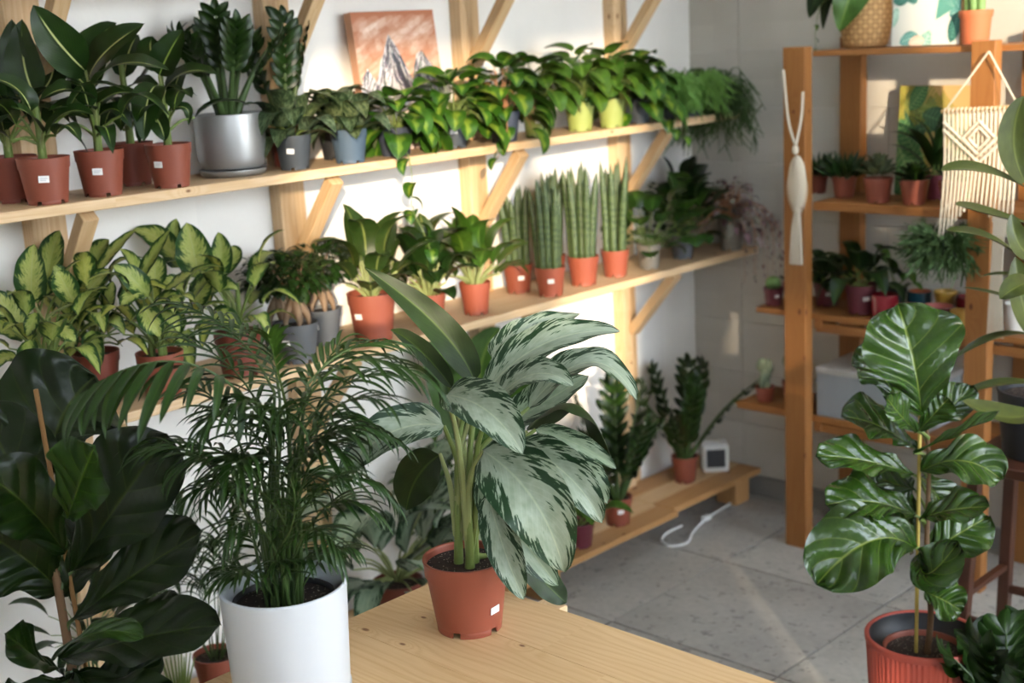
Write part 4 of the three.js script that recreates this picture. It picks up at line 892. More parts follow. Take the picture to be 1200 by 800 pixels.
function ginseng(label, [x, z], r, h, mat, lab, s = 1) {
  const t = thing('potted_ficus', label, 'bonsai', [x, MID, z]); nurseryPot(t, r, h, mat, { label: lab, soilAt: 0.9 });
  const y = h * 0.88, roots = [];
  for (let i = 0; i < 5; i++) { const a = i * 1.26 + 0.4, o = V(Math.cos(a), 0, Math.sin(a)); roots.push(tube([o.clone().multiplyScalar(0.034 * s).setY(y - 0.004), o.clone().multiplyScalar(0.03 * s).setY(y + 0.03 * s), o.clone().multiplyScalar(0.012 * s).setY(y + 0.06 * s), V(0, y + 0.085 * s, 0)], (q) => s * (0.004 + 0.009 * Math.sin(Math.PI * Math.min(1, q * 0.95) ** 1.4)), 0, 10, 8)); }
  part(t, 'roots', mergeGeometries(roots), SM.root);
  for (const [a, l] of [[0.3, 0.06], [2.4, 0.055], [4.4, 0.06]]) part(t, 'branch', tube([V(0, y + 0.08 * s, 0), V(Math.cos(a) * 0.02, y + 0.105 * s, Math.sin(a) * 0.02), V(Math.cos(a) * 0.05 * s, y + 0.1 * s + l, Math.sin(a) * 0.05 * s)], 0.004, 0.002, 6, 6), SM.twig);
  bush(t, 'foliage', { n: 260, c: V(0, y + 0.14 * s, 0), rx: 0.08 * s, ry: 0.055 * s, len: [0.026, 0.042], mat: LM.ficus[0] });
}
ginseng('small dark ginseng ficus in low grey bowl beside the second post', [-2.98, -2.16], 0.052, 0.075, PM.grey, null, 1.05);
ginseng('ginseng ficus with swollen bare roots in the front grey pot', [-2.838, -2.11], 0.057, 0.105, PM.grey, 0.5, 1.0);
ginseng('ginseng ficus in the rear grey pot, right behind the front grey pot', [-2.945, -2.28], 0.053, 0.1, PM.grey, 0.35, 1.0);
function birkin(label, [x, z], r, h, mat, lab, o) {
  const t = thing('potted_philodendron', label, 'plant', [x, MID, z]); nurseryPot(t, r, h, mat, { label: lab });
  rosette(t, { n: 16, y: h * 0.9, petiole: [0.06, 0.12], len: [0.11, 0.165], ratio: 0.52, hi: 1.5, lo: 0.35, profile: 'ovate', droop: [0.1, 0.4], mats: LM.birkin, stemMat: SM.pale, stemR: 0.0045, spread: 0.018, ...o });
}
birkin('white-veined philodendron in the largest terracotta pot, sunlit on middle shelf', [-2.86, -2.39], 0.069, 0.135, PM.terra, 0.6, {});
birkin('dark leafy philodendron in hidden red pot behind the largest terracotta pot', [-2.99, -2.52], 0.052, 0.1, PM.terraDark, null, { n: 11, len: [0.09, 0.12] });
birkin('green philodendron in small red pot with white label, right of the largest pot', [-2.855, -2.605], 0.047, 0.095, PM.terra, 0.12, { n: 18, petiole: [0.06, 0.1], len: [0.1, 0.145], mats: LM.deep });
birkin('dark leafy plant in rear pot between the two small red philodendron pots', [-2.985, -2.71], 0.047, 0.095, PM.terra, null, { n: 16, petiole: [0.08, 0.12], len: [0.1, 0.14], mats: LM.birkin });
birkin('green philodendron in small terracotta pot, nearest the snake plants', [-2.855, -2.79], 0.048, 0.097, PM.terraLight, null, { n: 18, petiole: [0.07, 0.11], len: [0.1, 0.145], mats: LM.green });
function snake(label, [x, z], r, h, mat, lab, n, len) {
  const t = thing('potted_snake_plant', label, 'plant', [x, MID, z]); nurseryPot(t, r, h, mat, { label: lab }); spikes(t, h * 0.88, n, { len, spreadR: r * 0.72 });
}
snake('cylindrical snake plant in back pot with label, leftmost of the spiky row', [-2.975, -3.105], 0.049, 0.092, PM.terra, -0.2, 8, [0.22, 0.28]);
snake('cylindrical snake plant in front pot with label, sunlit upright spikes', [-2.845, -3.115], 0.05, 0.092, PM.terraLight, 0.0, 10, [0.25, 0.30]);
snake('cylindrical snake plant in rear pot, between the two front snake plants', [-2.99, -3.285], 0.048, 0.092, PM.terra, null, 9, [0.25, 0.31]);
snake('cylindrical snake plant in the middle front pot without label', [-2.87, -3.305], 0.053, 0.095, PM.terraLight, null, 11, [0.27, 0.32]);
snake('cylindrical snake plant in the rightmost small pot, by the third post', [-2.875, -3.475], 0.049, 0.09, PM.terraLight, null, 9, [0.26, 0.32]);
function pilea(label, [x, z], r, h, mat, lab, o) {
  const t = thing('potted_pilea', label, 'plant', [x, MID, z]); nurseryPot(t, r, h, mat, { label: lab });
  rosette(t, { n: 24, y: h * 0.95, petiole: [0.07, 0.15], len: [0.055, 0.085], ratio: 0.92, hi: 1.3, lo: -0.15, profile: 'round', droop: [0.1, 0.3], mats: LM.pilea, stemR: 0.0018, fold: 0.1, cup: 0.15, ...o });
}
pilea('round-leaved plant in taupe pot with a small label, right of snake plants', [-2.86, -3.64], 0.043, 0.085, PM.taupe, -0.05, {});
pilea('round-leaved dark plant in the grey pot, second last on middle shelf', [-2.88, -3.86], 0.045, 0.085, PM.grey, null, { n: 26, len: [0.07, 0.095], mats: LM.pilea });
pilea('dark broad-leaved plant in black pot against the back corner of middle shelf', [-2.985, -4.0], 0.045, 0.095, PM.black, null, { n: 20, len: [0.07, 0.1], petiole: [0.09, 0.17], mats: LM.deep, lo: 0.2 });
{
  const t = thing('potted_tradescantia', 'pale pink-grey trailing plant with small leaves spilling off the shelf end', 'plant', [-2.83, MID, -4.09]); nurseryPot(t, 0.05, 0.12, PM.taupe);
  heap(t, { n: 90, r: 0.15, y: 0.13, h: 0.11, len: [0.036, 0.055], mats: LM.purple, profile: 'ovate', ratio: 0.5, spill: 0.7, stemMat: SM.vine });
  for (let i = 0; i < 9; i++) { const a = -0.9 + i * 0.22, o = V(Math.cos(a), 0, Math.abs(Math.sin(a)) * 0.5), L = rr(0.1, 0.26); trail(t, [V(0.02, 0.13, 0), o.clone().multiplyScalar(0.1).setY(0.18), o.clone().multiplyScalar(0.15 + 0.012 * i).setY(0.11), o.clone().multiplyScalar(0.16 + 0.013 * i).setY(0.1 - L)], LM.purple, 0.032, 'ovate', 0.5, SM.vine, 0.022, 0.0011); }
}

// ------------------------------------------------------------------ on the low bench
const LOW = 0.122;
{
  const t = thing('potted_zamioculcas', 'ZZ plant in small red pot with white label on the low bench', 'plant', [-2.84, LOW, -3.40]); nurseryPot(t, 0.053, 0.1, PM.terra, { label: -0.15 });
  zamio(t, 0.09, [[0.8, 0.1, 0.4], [2.3, 0.28, 0.36], [5.2, 0.22, 0.38], [3.9, 0.2, 0.38], [5.7, 0.5, 0.33], [0.1, 0.42, 0.3], [1.5, 0.4, 0.28], [4.7, 0.55, 0.28]], { leaf: 0.062, pairs: 7, r: 0.008, from: 0.25, ratio: 0.46 });
}
{
  const t = thing('potted_zamioculcas', 'spreading ZZ plant in red pot at the far corner end of the bench', 'plant', [-2.915, LOW, -3.89]); nurseryPot(t, 0.05, 0.1, PM.terra);
  zamio(t, 0.09, [[5.75, 0.72, 0.42], [5.0, 0.2, 0.34], [3.0, 0.3, 0.33], [2.2, 0.55, 0.33], [0.6, 0.35, 0.28], [4.4, 0.1, 0.34], [1.2, 0.6, 0.25], [0.2, 0.15, 0.3]], { leaf: 0.06, pairs: 7, r: 0.008, from: 0.25, ratio: 0.46 });
}
{
  const t = thing('potted_philodendron', 'small dark red pot with one broad green leaf at the bench edge', 'plant', [-2.81, LOW, -3.165]); nurseryPot(t, 0.05, 0.085, PM.plum);
  rosette(t, { n: 6, y: 0.075, petiole: [0.04, 0.07], len: [0.1, 0.14], ratio: 0.6, hi: 1.0, lo: 0.0, profile: 'ovate', droop: [0.3, 0.6], mats: LM.green, stemR: 0.003 });
}
{
  const t = thing('space_heater', 'small white boxy appliance with dark slotted grille at the bench end', 'heater', [-2.9, LOW, -4.06]);
  const shell = std(0xd9d8d4, 0.5), dark = std(0x2a2b2d, 0.6);
  part(t, 'casing', shift(new RoundedBoxGeometry(0.1, 0.11, 0.075, 3, 0.01), 0, 0.055, 0), shell);
  const g = part(t, 'grille', shift(new RoundedBoxGeometry(0.07, 0.07, 0.006, 1, 0.002), 0, 0.056, 0.037), dark);
  for (let k = 0; k < 6; k++) part(g, 'slat', shift(new RoundedBoxGeometry(0.066, 0.004, 0.005, 1, 0.001), 0, 0.03 + k * 0.0105, 0.042), std(0x4b4d50, 0.5));
  t.rotation.y = 0.75;
}
{
  const t = thing('potted_aglaonema', 'silver striped leafy plant low behind the table, on the bench', 'plant', [-2.85, LOW, -2.40]); nurseryPot(t, 0.075, 0.13, PM.terraDark);
  rosette(t, { n: 30, y: 0.13, petiole: [0.1, 0.22], len: [0.23, 0.31], ratio: 0.4, hi: 1.0, lo: 0.02, profile: 'ovate', droop: [0.15, 0.5], mats: LM.agla.slice(0, 2), stemMat: SM.pale, stemR: 0.004, wave: 0.02 });
}
{
  const t = thing('potted_fern', 'fluffy light green fine-leaved plant behind the striped bench plant', 'plant', [-2.9, LOW, -2.7]); nurseryPot(t, 0.055, 0.1, PM.charcoal);
  bush(t, 'foliage', { n: 800, c: V(0.02, 0.3, 0), rx: 0.2, ry: 0.19, len: [0.022, 0.042], mat: LM.green[0], ratio: 0.35 });
  for (let i = 0; i < 7; i++) { const a = i * 0.9; part(t, 'stem', tube([V(0, 0.09, 0), V(Math.cos(a) * 0.04, 0.2, Math.sin(a) * 0.04), V(Math.cos(a) * 0.09, 0.34, Math.sin(a) * 0.09)], 0.002, 0.001, 5, 5), SM.dark); }
}
{
  const t = thing('potted_bird_of_paradise', 'tall plant with big glossy paddle leaves rising from the bench below the shelf', 'plant', [-2.9, LOW, -2.88]); nurseryPot(t, 0.075, 0.14, PM.black);
  bigLeaves(t, BIG_LEAVES.map((r) => [r[0], r[1], r[2] + 0.1, r[3], r[4], r[5] + 0.1, r[6], r[7], r[8] + 0.1, r[9], r[10], r[11]]), LM.green, { profile: 'ovate', fold: 0.2, wave: 0.02 }, (p0, pm, i) => { petioleTo(t, V(0.012 * (i - 1.5), 0.12, 0.01), p0, 0.007, 0.004, SM.stem, 0.5, 8); });
}
{
  const t = thing('potted_palm', 'small feathery palm in the red pot at the lower left, by the white wall', 'palm', [-2.90, LOW, -1.80]); nurseryPot(t, 0.062, 0.115, PM.terra);
  for (let i = 0; i < 13; i++) {
    const az = i * 2.4 + 0.4, o = V(Math.cos(az), 0, Math.sin(az)), b = o.clone().multiplyScalar(0.015).setY(0.1), h = rr(0.2, 0.42), e = o.clone().multiplyScalar(rr(0.1, 0.2)).setY(0.1 + h); clearWalls(t, V(0, 0, 0), e, 1.2);
    frond(t, b, b.clone().lerp(e, 0.55).add(V(0, 0.06, 0)), e, 0.085, { pairs: 10, from: 0.35, r: 0.002, mats: LM.palm, hang: 0.1 });
  }
}
{
  const t = thing('potted_reed_plant', 'tuft of straight yellow-green stems in dark pot beside the small palm', 'plant', [-2.86, LOW, -1.655]); nurseryPot(t, 0.042, 0.08, PM.charcoal);
  for (let i = 0; i < 14; i++) { const a = i * 2.4, o = V(Math.cos(a), 0, Math.sin(a)); part(t, 'stem', tube([o.clone().multiplyScalar(0.01 + 0.001 * i).setY(0.07), o.clone().multiplyScalar(0.02 + 0.003 * i).setY(rr(0.16, 0.22))], 0.0035, 0.0015, 3, 5), SM.stem); }
}
{
  const t = thing('potted_schefflera', 'small dark leafy plant half hidden by the big shaded fig leaves', 'plant', [-2.93, LOW, -1.47]); nurseryPot(t, 0.055, 0.1, PM.charcoal);
  for (let i = 0; i < 3; i++) part(t, 'stem', tube([V(0.01 * i, 0.09, 0), V(0.02 * i, 0.2, 0.01), V(0.02 + 0.02 * i, 0.32 + 0.03 * i, 0.02)], 0.004, 0.002, 6, 6), SM.dark);
  rosette(t, { n: 26, y: 0.26, petiole: [0.05, 0.13], len: [0.07, 0.1], ratio: 0.42, hi: 1.2, lo: -0.2, profile: 'oval', droop: [0.1, 0.35], mats: LM.deep, stemR: 0.0018 });
}
{
  const t = thing('power_cable', 'white cable looping over the grey floor in front of the bench', 'cable');
  part(t, 'cord', tube([V(-2.83, 0.006, -4.12), V(-2.815, 0.006, -3.98), V(-2.80, 0.006, -3.86), V(-2.76, 0.006, -3.72), V(-2.715, 0.006, -3.62), V(-2.745, 0.006, -3.565), V(-2.80, 0.006, -3.59), V(-2.83, 0.006, -3.66), V(-2.83, 0.006, -3.75)], 0.0048, 0.0048, 60, 8), std(0xe4e4e2, 0.45));
  const p = part(t, 'plug', shift(new RoundedBoxGeometry(0.028, 0.02, 0.04, 2, 0.006), -2.80, 0.011, -3.86), std(0xe4e4e2, 0.45)); p.userData.label = 'white inline plug';
}

// ------------------------------------------------------------------ rack, top shelf
const R1 = 1.687, R2 = 1.202, R3 = 0.827, R4 = 0.474;
{
  const weave = tex(128, 128, (u, v) => { const a = Math.floor(u * 32), b = Math.floor(v * 24), k = (a + b) % 2, s = Math.sin(u * 32 * 3.14) ** 2 * 0.5 + Math.sin(v * 24 * 3.14) ** 2 * 0.5; return mix3([120, 84, 48], [206, 166, 110], clamp(0.2 + 0.55 * s + 0.25 * k, 0, 1)); }, { repeat: true });
  const t = thing('potted_monstera', 'drooping large-leaved plant in woven basket on top of the rack', 'plant', [-2.24, R1, -4.0]);
  const m = std(0xffffff, 0.8, { map: weave, bumpMap: weave, bumpScale: 0.004 });
  part(t, 'basket', lathe([[0, 0], [0.062, 0], [0.07, 0.01], [0.08, 0.06], [0.083, 0.1], [0.078, 0.15], [0.08, 0.158], [0.073, 0.158], [0.072, 0.12]], 48), m, 'woven straw basket'); soil(t, 0.072, 0.135);
  const rows = [[-0.02, 0.26, 0.02, -0.10, 0.24, 0.05, -0.17, 0.10, 0.06, 0.12, 0, 0.7], [0, 0.22, 0.04, 0.0, 0.16, 0.10, -0.03, 0.055, 0.11, 0.13, 1, 0.8], [-0.06, 0.24, 0, -0.13, 0.18, 0, -0.155, 0.06, 0.0, 0.05, 0, 0.6], [0.03, 0.3, 0.02, 0.06, 0.34, 0.06, 0.1, 0.34, 0.12, 0.14, 1, 0.6], [0, 0.3, 0, -0.05, 0.4, 0, -0.12, 0.44, 0.04, 0.14, 0, 0.6], [0.02, 0.28, -0.02, 0.08, 0.38, -0.04, 0.12, 0.44, -0.02, 0.13, 0, 0.6]];
  bigLeaves(t, rows, [LM.deep[0], LM.green[0]], { profile: 'heart', fold: 0.25, wave: 0.03 }, (p0) => { petioleTo(t, V(0, 0.13, 0), p0, 0.004, 0.003, SM.stem, 0.6); });
  trail(t, [V(-0.05, 0.16, 0.04), V(-0.11, 0.15, 0.07), V(-0.135, 0.06, 0.08), V(-0.13, 0.0, 0.085)], LM.brasil, 0.03, 'heart', 0.6, SM.stem, 0.05);
}
function leafCanvas(bg, kinds, n) {
  const W = 256, H = 256, cv = document.createElement('canvas'); cv.width = W; cv.height = H; const c = cv.getContext('2d'); c.fillStyle = bg; c.fillRect(0, 0, W, H);
  for (let i = 0; i < n; i++) {
    const k = pick(kinds); c.save(); c.translate(rnd() * W, rnd() * H); c.rotate(rnd() * 6.28); const L = k.l * rr(0.7, 1.2); c.fillStyle = k.c; c.strokeStyle = k.c;
    if (k.type === 'frond') { c.lineWidth = 5; for (let j = -8; j <= 8; j++) { const y = j * L / 16, s = L * 0.42 * (1 - Math.abs(j) / 11); c.beginPath(); c.moveTo(-s, y - 12); c.quadraticCurveTo(-s * 0.4, y - 2, 0, y + 4); c.quadraticCurveTo(s * 0.4, y - 2, s, y - 12); c.stroke(); } }
    else { c.beginPath(); c.moveTo(0, -L / 2); c.bezierCurveTo(L * 0.42, -L * 0.2, L * 0.3, L * 0.3, 0, L / 2); c.bezierCurveTo(-L * 0.3, L * 0.3, -L * 0.42, -L * 0.2, 0, -L / 2); c.fill(); c.strokeStyle = k.v; c.lineWidth = 2; c.beginPath(); c.moveTo(0, -L / 2); c.lineTo(0, L / 2); for (let j = -3; j < 4; j++) { c.moveTo(0, j * L / 9 + 6); c.lineTo(L * 0.2, j * L / 9 - 6); c.moveTo(0, j * L / 9 + 6); c.lineTo(-L * 0.2, j * L / 9 - 6); } c.stroke(); }
    c.restore();
  }
  const t = new THREE.CanvasTexture(cv); t.colorSpace = THREE.SRGBColorSpace; return t;
}
function canvasPrint(label, [x, y, z], w, h, map, lean, turn = 0) {
  const t = thing('canvas_print', label, 'picture', [x, y, z]);
  const b = part(t, 'canvas', shift(new RoundedBoxGeometry(w, h, 0.025, 1, 0.002), 0, h / 2, 0), std(0xcfa878, 0.8));
  part(b, 'picture', new THREE.PlaneGeometry(w - 0.002, h - 0.002).translate(0, h / 2, 0.0129), std(0xffffff, 0.75, { map }));
  t.rotation.order = 'YXZ'; t.rotation.set(-lean, turn, 0);
}
canvasPrint('canvas print of teal tropical leaves on white, standing on top of the rack', [-2.015, R1, -3.97], 0.225, 0.3, leafCanvas('#d2d5cd', [{ type: 'leaf', c: '#4a8780', v: '#9fd0c8', l: 96 }, { type: 'leaf', c: '#7fb09e', v: '#d8efe2', l: 84 }, { type: 'leaf', c: '#1f5a50', v: '#6aa898', l: 74 }, { type: 'leaf', c: '#e0b79a', v: '#f4e2d4', l: 60 }, { type: 'frond', c: '#5b9a8c', v: '', l: 110 }], 24), 0.08);
{
  const t = thing('potted_cactus', 'columnar green cactus in orange clay pot on top of the rack', 'cactus', [-1.853, R1, -3.96]);
  part(t, 'pot', lathe([[0, 0], [0.037, 0], [0.039, 0.003], [0.045, 0.078], [0.049, 0.08], [0.05, 0.098], [0.046, 0.1], [0.043, 0.085]], 40), std(0xbf6a44, 0.7)); soil(t, 0.044, 0.088);
  [[-0.022, 0.006], [0.002, -0.012], [0.02, 0.012], [0.0, 0.018], [-0.014, -0.018]].forEach(([x, z], i) => {
    const r = 0.0125, g = tube([V(x, 0.085, z), V(x * 1.05, 0.18, z), V(x * 1.1, 0.27 + 0.02 * (i % 3), z)], (q) => r * (q < 0.88 ? 1 : Math.sqrt(Math.max(0.02, (1 - q) / 0.12))), 0, 16, 16), p = g.attributes.position;
    for (let k = 0; k < p.count; k++) { const s = k % 17, f = s % 2 ? 0.86 : 1.06; const cx = x * (1 + 0.1 * (p.getY(k) - 0.085) / 0.19); p.setX(k, cx + (p.getX(k) - cx) * f); p.setZ(k, z + (p.getZ(k) - z) * f); }
    g.computeVertexNormals(); part(t, 'column', g, SM.cactus);
  });
}
// ------------------------------------------------------------------ rack, second shelf
function spikyRosette(t, y, n, L, w, mat, hi = 1.3, lo = 0.35) {
  for (let i = 0; i < n; i++) { const f = i / (n - 1), az = i * 2.4, el = lerp(hi, lo, f), o = V(Math.cos(az), 0, Math.sin(az)), b = o.clone().multiplyScalar(0.006).setY(y), len = L * lerp(0.75, 1, f) * rr(0.9, 1.1), d = o.clone().multiplyScalar(Math.cos(el)).setY(Math.sin(el)); clearWalls(t, b, d, len); const e = b.clone().addScaledVector(d, len); part(t, 'leaf', tube([b, b.clone().lerp(e, 0.5).add(V(0, -len * 0.05, 0)), e], (q) => w * (0.5 + 0.7 * Math.sin(Math.PI * (0.15 + 0.5 * q))) * (1 - q * q) + 0.0003, 0, 6, 5), mat); }
}
function fleshyRosette(t, y, n, L, mat, R = 0.03) {
  for (let i = 0; i < n; i++) { const f = i / (n - 1), az = i * 2.4, el = lerp(1.3, 0.15, f), o = V(Math.cos(az), 0, Math.sin(az)), d = o.clone().multiplyScalar(Math.cos(el)).setY(Math.sin(el)), len = L * lerp(0.55, 1, f); putLeaf(t, 'leaf', proto('oval', 0.6, -0.15, { fold: 0.1, cup: 0.5 }), pick(mat), o.clone().multiplyScalar(R * f * 0.4).setY(y + 0.02 * (1 - f)), d, V(0, 1, 0), len); }
}
const smallPot = (name, label, x, y, z, r, h, mat, lab, fill, cat = 'succulent') => { const t = thing(name, label, cat, [x, y, z]); nurseryPot(t, r, h, mat, { label: lab, seg: 28 }); fill(t, h * 0.88); return t; };
smallPot('potted_haworthia', 'spiky green succulent in small red pot, hidden behind the front rack post', -2.45, R2, -4.06, 0.034, 0.065, PM.terraDark, null, (t, y) => spikyRosette(t, y, 30, 0.115, 0.0075, LM.deep[0]));
smallPot('potted_haworthia', 'spiky blue-green succulent in red pot on the second rack shelf, left side', -2.315, R2, -4.0, 0.042, 0.072, PM.terra, null, (t, y) => spikyRosette(t, y, 38, 0.12, 0.009, LM.deep[0]));
smallPot('potted_echeveria', 'grey-blue rosette succulent in terracotta pot, middle of the second rack shelf', -2.155, R2, -3.935, 0.047, 0.078, PM.terra, null, (t, y) => { fleshyRosette(t, y + 0.015, 24, 0.066, LM.gray); fleshyRosette(t, y + 0.04, 18, 0.052, LM.gray); });
smallPot('potted_succulent', 'olive bushy succulent in terracotta pot, right of the rosette succulent', -2.03, R2, -3.935, 0.046, 0.078, PM.terra, null, (t, y) => { fleshyRosette(t, y + 0.01, 24, 0.06, LM.ficus); spikyRosette(t, y, 16, 0.06, 0.006, LM.ficus[1], 1.2, 0.2); });
smallPot('potted_succulent', 'dark bushy succulent in reddish pot below the macrame hanging', -1.91, R2, -3.95, 0.044, 0.075, PM.terra, null, (t, y) => { fleshyRosette(t, y + 0.01, 22, 0.055, LM.deep); });
smallPot('potted_bromeliad', 'upright broad strap-leaved plant in rear red pot before the yellow picture', -2.02, R2, -4.065, 0.042, 0.08, PM.plum, null, (t, y) => rosette(t, { n: 9, y, petiole: [0.02, 0.04], len: [0.14, 0.2], ratio: 0.24, hi: 1.45, lo: 0.6, profile: 'lance', droop: [0.05, 0.2], mats: LM.deep, stemR: 0.004 }), 'plant');
canvasPrint('canvas print of banana leaves on warm yellow, at the back of second rack shelf', [-2.055, R2, -4.115], 0.27, 0.355, leafCanvas('#c9a46a', [{ type: 'leaf', c: '#3c6a3c', v: '#88a868', l: 120 }, { type: 'leaf', c: '#56884c', v: '#b8cc8c', l: 120 }, { type: 'frond', c: '#8f8a34', v: '', l: 130 }, { type: 'leaf', c: '#2c5238', v: '#6c9468', l: 110 }], 24), 0.1);
// ------------------------------------------------------------------ rack, third shelf
const ballCactus = (t, y, r) => { const g = new THREE.SphereGeometry(r, 28, 14), p = g.attributes.position; for (let i = 0; i < p.count; i++) { const a = Math.atan2(p.getZ(i), p.getX(i)), k = 1 + 0.08 * Math.cos(a * 12); p.setX(i, p.getX(i) * k); p.setZ(i, p.getZ(i) * k); } g.computeVertexNormals(); part(t, 'body', shift(g, 0, y + r * 0.8, 0), SM.cactus); const s = []; for (let k = 0; k < 60; k++) { const d = V(Math.sin(k * 2.4) * Math.sqrt(1 - (k / 60) ** 2), k / 60, Math.cos(k * 2.4) * Math.sqrt(1 - (k / 60) ** 2)), b = d.clone().multiplyScalar(r).add(V(0, y + r * 0.8, 0)); s.push(tube([b, b.clone().addScaledVector(d, 0.008)], 0.0006, 0.0002, 1, 3, false)); } part(t, 'spines', mergeGeometries(s), std(0xd8cfb0, 0.7)).userData.kind = 'stuff'; };
smallPot('potted_cactus', 'round cactus in plum pot with white label at the left end of third rack shelf', -2.545, R3, -3.925, 0.035, 0.062, PM.plum, -0.2, (t, y) => ballCactus(t, y, 0.026), 'cactus');
smallPot('potted_succulent', 'tiny dark succulent in plum pot behind the round cactus', -2.545, R3, -4.04, 0.033, 0.06, PM.plum, null, (t, y) => { fleshyRosette(t, y + 0.01, 18, 0.04, LM.deep); });
smallPot('potted_peperomia', 'dark leafy plant in plum pot with label, just right of front rack post', -2.385, R3, -4.01, 0.047, 0.08, PM.plum, 0.1, (t, y) => rosette(t, { n: 16, y, petiole: [0.03, 0.06], len: [0.06, 0.09], ratio: 0.6, hi: 1.3, lo: 0.1, mats: LM.deep }), 'plant');
smallPot('potted_peperomia', 'broad-leaved green plant in brown pot with white label on third rack shelf', -2.225, R3, -3.955, 0.053, 0.098, PM.plum, -0.1, (t, y) => rosette(t, { n: 13, y, petiole: [0.05, 0.08], len: [0.09, 0.13], ratio: 0.55, hi: 1.2, lo: -0.1, profile: 'ovate', droop: [0.3, 0.6], mats: LM.deep, stemR: 0.003 }), 'plant');
smallPot('potted_philodendron', 'small plant with bent green leaf behind the red cup', -2.17, R3, -4.09, 0.036, 0.07, PM.black, null, (t, y) => rosette(t, { n: 7, y, petiole: [0.05, 0.08], len: [0.07, 0.1], ratio: 0.5, hi: 1.2, lo: 0.1, droop: [0.3, 0.6], mats: LM.green, stemR: 0.0025 }), 'plant');
function cup(name, label, category, [x, y, z], r, h, mat, { taper = 0.8, belly = 0, rim = 0, inside = mat } = {}) {
  const t = thing(name, label, category, [x, y, z]), rb = r * taper, rm = r * (taper + 1) / 2 + belly;
  part(t, 'body', lathe([[0, 0], [rb * 0.9, 0], [rb, 0.004], [rm, h * 0.5], [r, h * 0.92], [r + rim, h * 0.95], [r + rim, h], [r - 0.004, h]], 40), mat);
  part(t, 'inside', lathe([[r - 0.004, h], [r - 0.006, h * 0.6], [rb - 0.004, 0.012], [0, 0.01]], 36), inside);
  return t;
}
const glaze = (c, r = 0.2) => new THREE.MeshPhysicalMaterial({ color: c, roughness: r, clearcoat: 0.6, clearcoatRoughness: 0.1 });
const clay = std(0xb4623c, 0.7);
cup('flower_pot', 'glossy red cylinder pot on the third rack shelf', 'pot', [-2.13, R3, -3.94], 0.045, 0.075, glaze(0x8e2430), { taper: 0.92 });
cup('flower_pot', 'small dark teal glazed pot behind the red pot', 'pot', [-2.09, R3, -4.1], 0.04, 0.062, glaze(0x1f4a56), { taper: 0.8, belly: 0.006, inside: clay });
cup('flower_pot', 'empty terracotta bowl beside the red pot', 'pot', [-2.035, R3, -3.925], 0.044, 0.05, std(0xa8542f, 0.7), { taper: 0.75 });
cup('flower_pot', 'pale gold ribbed pot at the shelf back', 'pot', [-1.99, R3, -4.08], 0.038, 0.075, glaze(0xb58f3c, 0.35), { taper: 0.6 });
cup('flower_pot', 'maroon bowl with wide pale lip in front', 'bowl', [-1.935, R3, -3.925], 0.047, 0.06, glaze(0x6a2530), { taper: 0.7, rim: 0.004, inside: std(0xb4625a, 0.5) });
cup('flower_pot', 'dark red glazed pot under the hanging mossy ball', 'pot', [-1.9, R3, -4.06], 0.042, 0.07, glaze(0x611c22), { taper: 0.85, belly: 0.004 });
cup('flower_pot', 'small ochre pot beside the maroon bowl and rack post', 'pot', [-1.862, R3, -3.915], 0.029, 0.055, glaze(0xb68a34, 0.4), { taper: 0.9 });
cup('flower_pot', 'white textured pot right of the rack post', 'pot', [-1.7, R3, -3.96], 0.04, 0.085, std(0xd9d7d0, 0.7, { bumpMap: plasterBump, bumpScale: 0.006 }), { taper: 0.85 });
{ // mossy ball hung under the second shelf
  const t = thing('hanging_fern', 'dense mossy ball plant hanging below the second rack shelf', 'plant', [-1.87, 1.05, -3.83]);
  part(t, 'pot', lathe([[0, 0], [0.04, 0], [0.05, 0.05], [0.052, 0.06], [0.046, 0.06], [0.044, 0.04]], 32), PM.black); soil(t, 0.045, 0.05);
  for (const a of [0.4, 2.5, 4.6]) part(t, 'cord', tube([V(Math.cos(a) * 0.05, 0.055, Math.sin(a) * 0.05), V(0, 0.18, 0)], 0.0012, 0.0012, 2, 4), std(0xd8d0bc, 0.8));
  fineStems(t, 'stems', { n: 420, y: 0.045, r: 0.05, len: [0.065, 0.105], out: 0.95, fall: 1.2, thick: 0.0024, mat: SM.mossDark, fork: 4, up: 0.25, ball: true });
}
// ------------------------------------------------------------------ rack, lowest shelf
function pricklyPads(t, y, n, s) { for (let i = 0; i < n; i++) { const a = i * 2.4, g = new THREE.SphereGeometry(1, 14, 10).scale(0.018 * s, 0.024 * s, 0.009 * s); const m = part(t, 'pad', g, SM.hairy); m.position.set(Math.cos(a) * 0.014 * (i ? 1 : 0), y + 0.018 * s + 0.026 * s * Math.floor(i / 2), Math.sin(a) * 0.012); m.rotation.set(0.1, a, 0.35 * Math.sin(i * 2)); } }
smallPot('potted_cactus', 'grey paddle cactus in red pot at the left end of the lowest rack shelf', -2.585, R4, -3.93, 0.036, 0.055, PM.terra, null, (t, y) => pricklyPads(t, y, 6, 1.15), 'cactus');
smallPot('potted_cactus', 'grey paddle cactus in second row of the lowest rack shelf', -2.55, R4, -4.04, 0.032, 0.055, PM.terraDark, null, (t, y) => pricklyPads(t, y, 8, 1.1), 'cactus');
smallPot('potted_cactus', 'paddle cactus in labelled red pot touching the front rack post', -2.475, R4, -3.935, 0.031, 0.05, PM.terra, 0.1, (t, y) => pricklyPads(t, y, 5, 1.1), 'cactus');
smallPot('potted_succulent', 'small green succulent left of the clear storage box', -2.405, R4, -4.04, 0.03, 0.055, PM.plum, null, (t, y) => { fleshyRosette(t, y + 0.012, 18, 0.04, LM.deep); fleshyRosette(t, y + 0.035, 12, 0.03, LM.deep); });
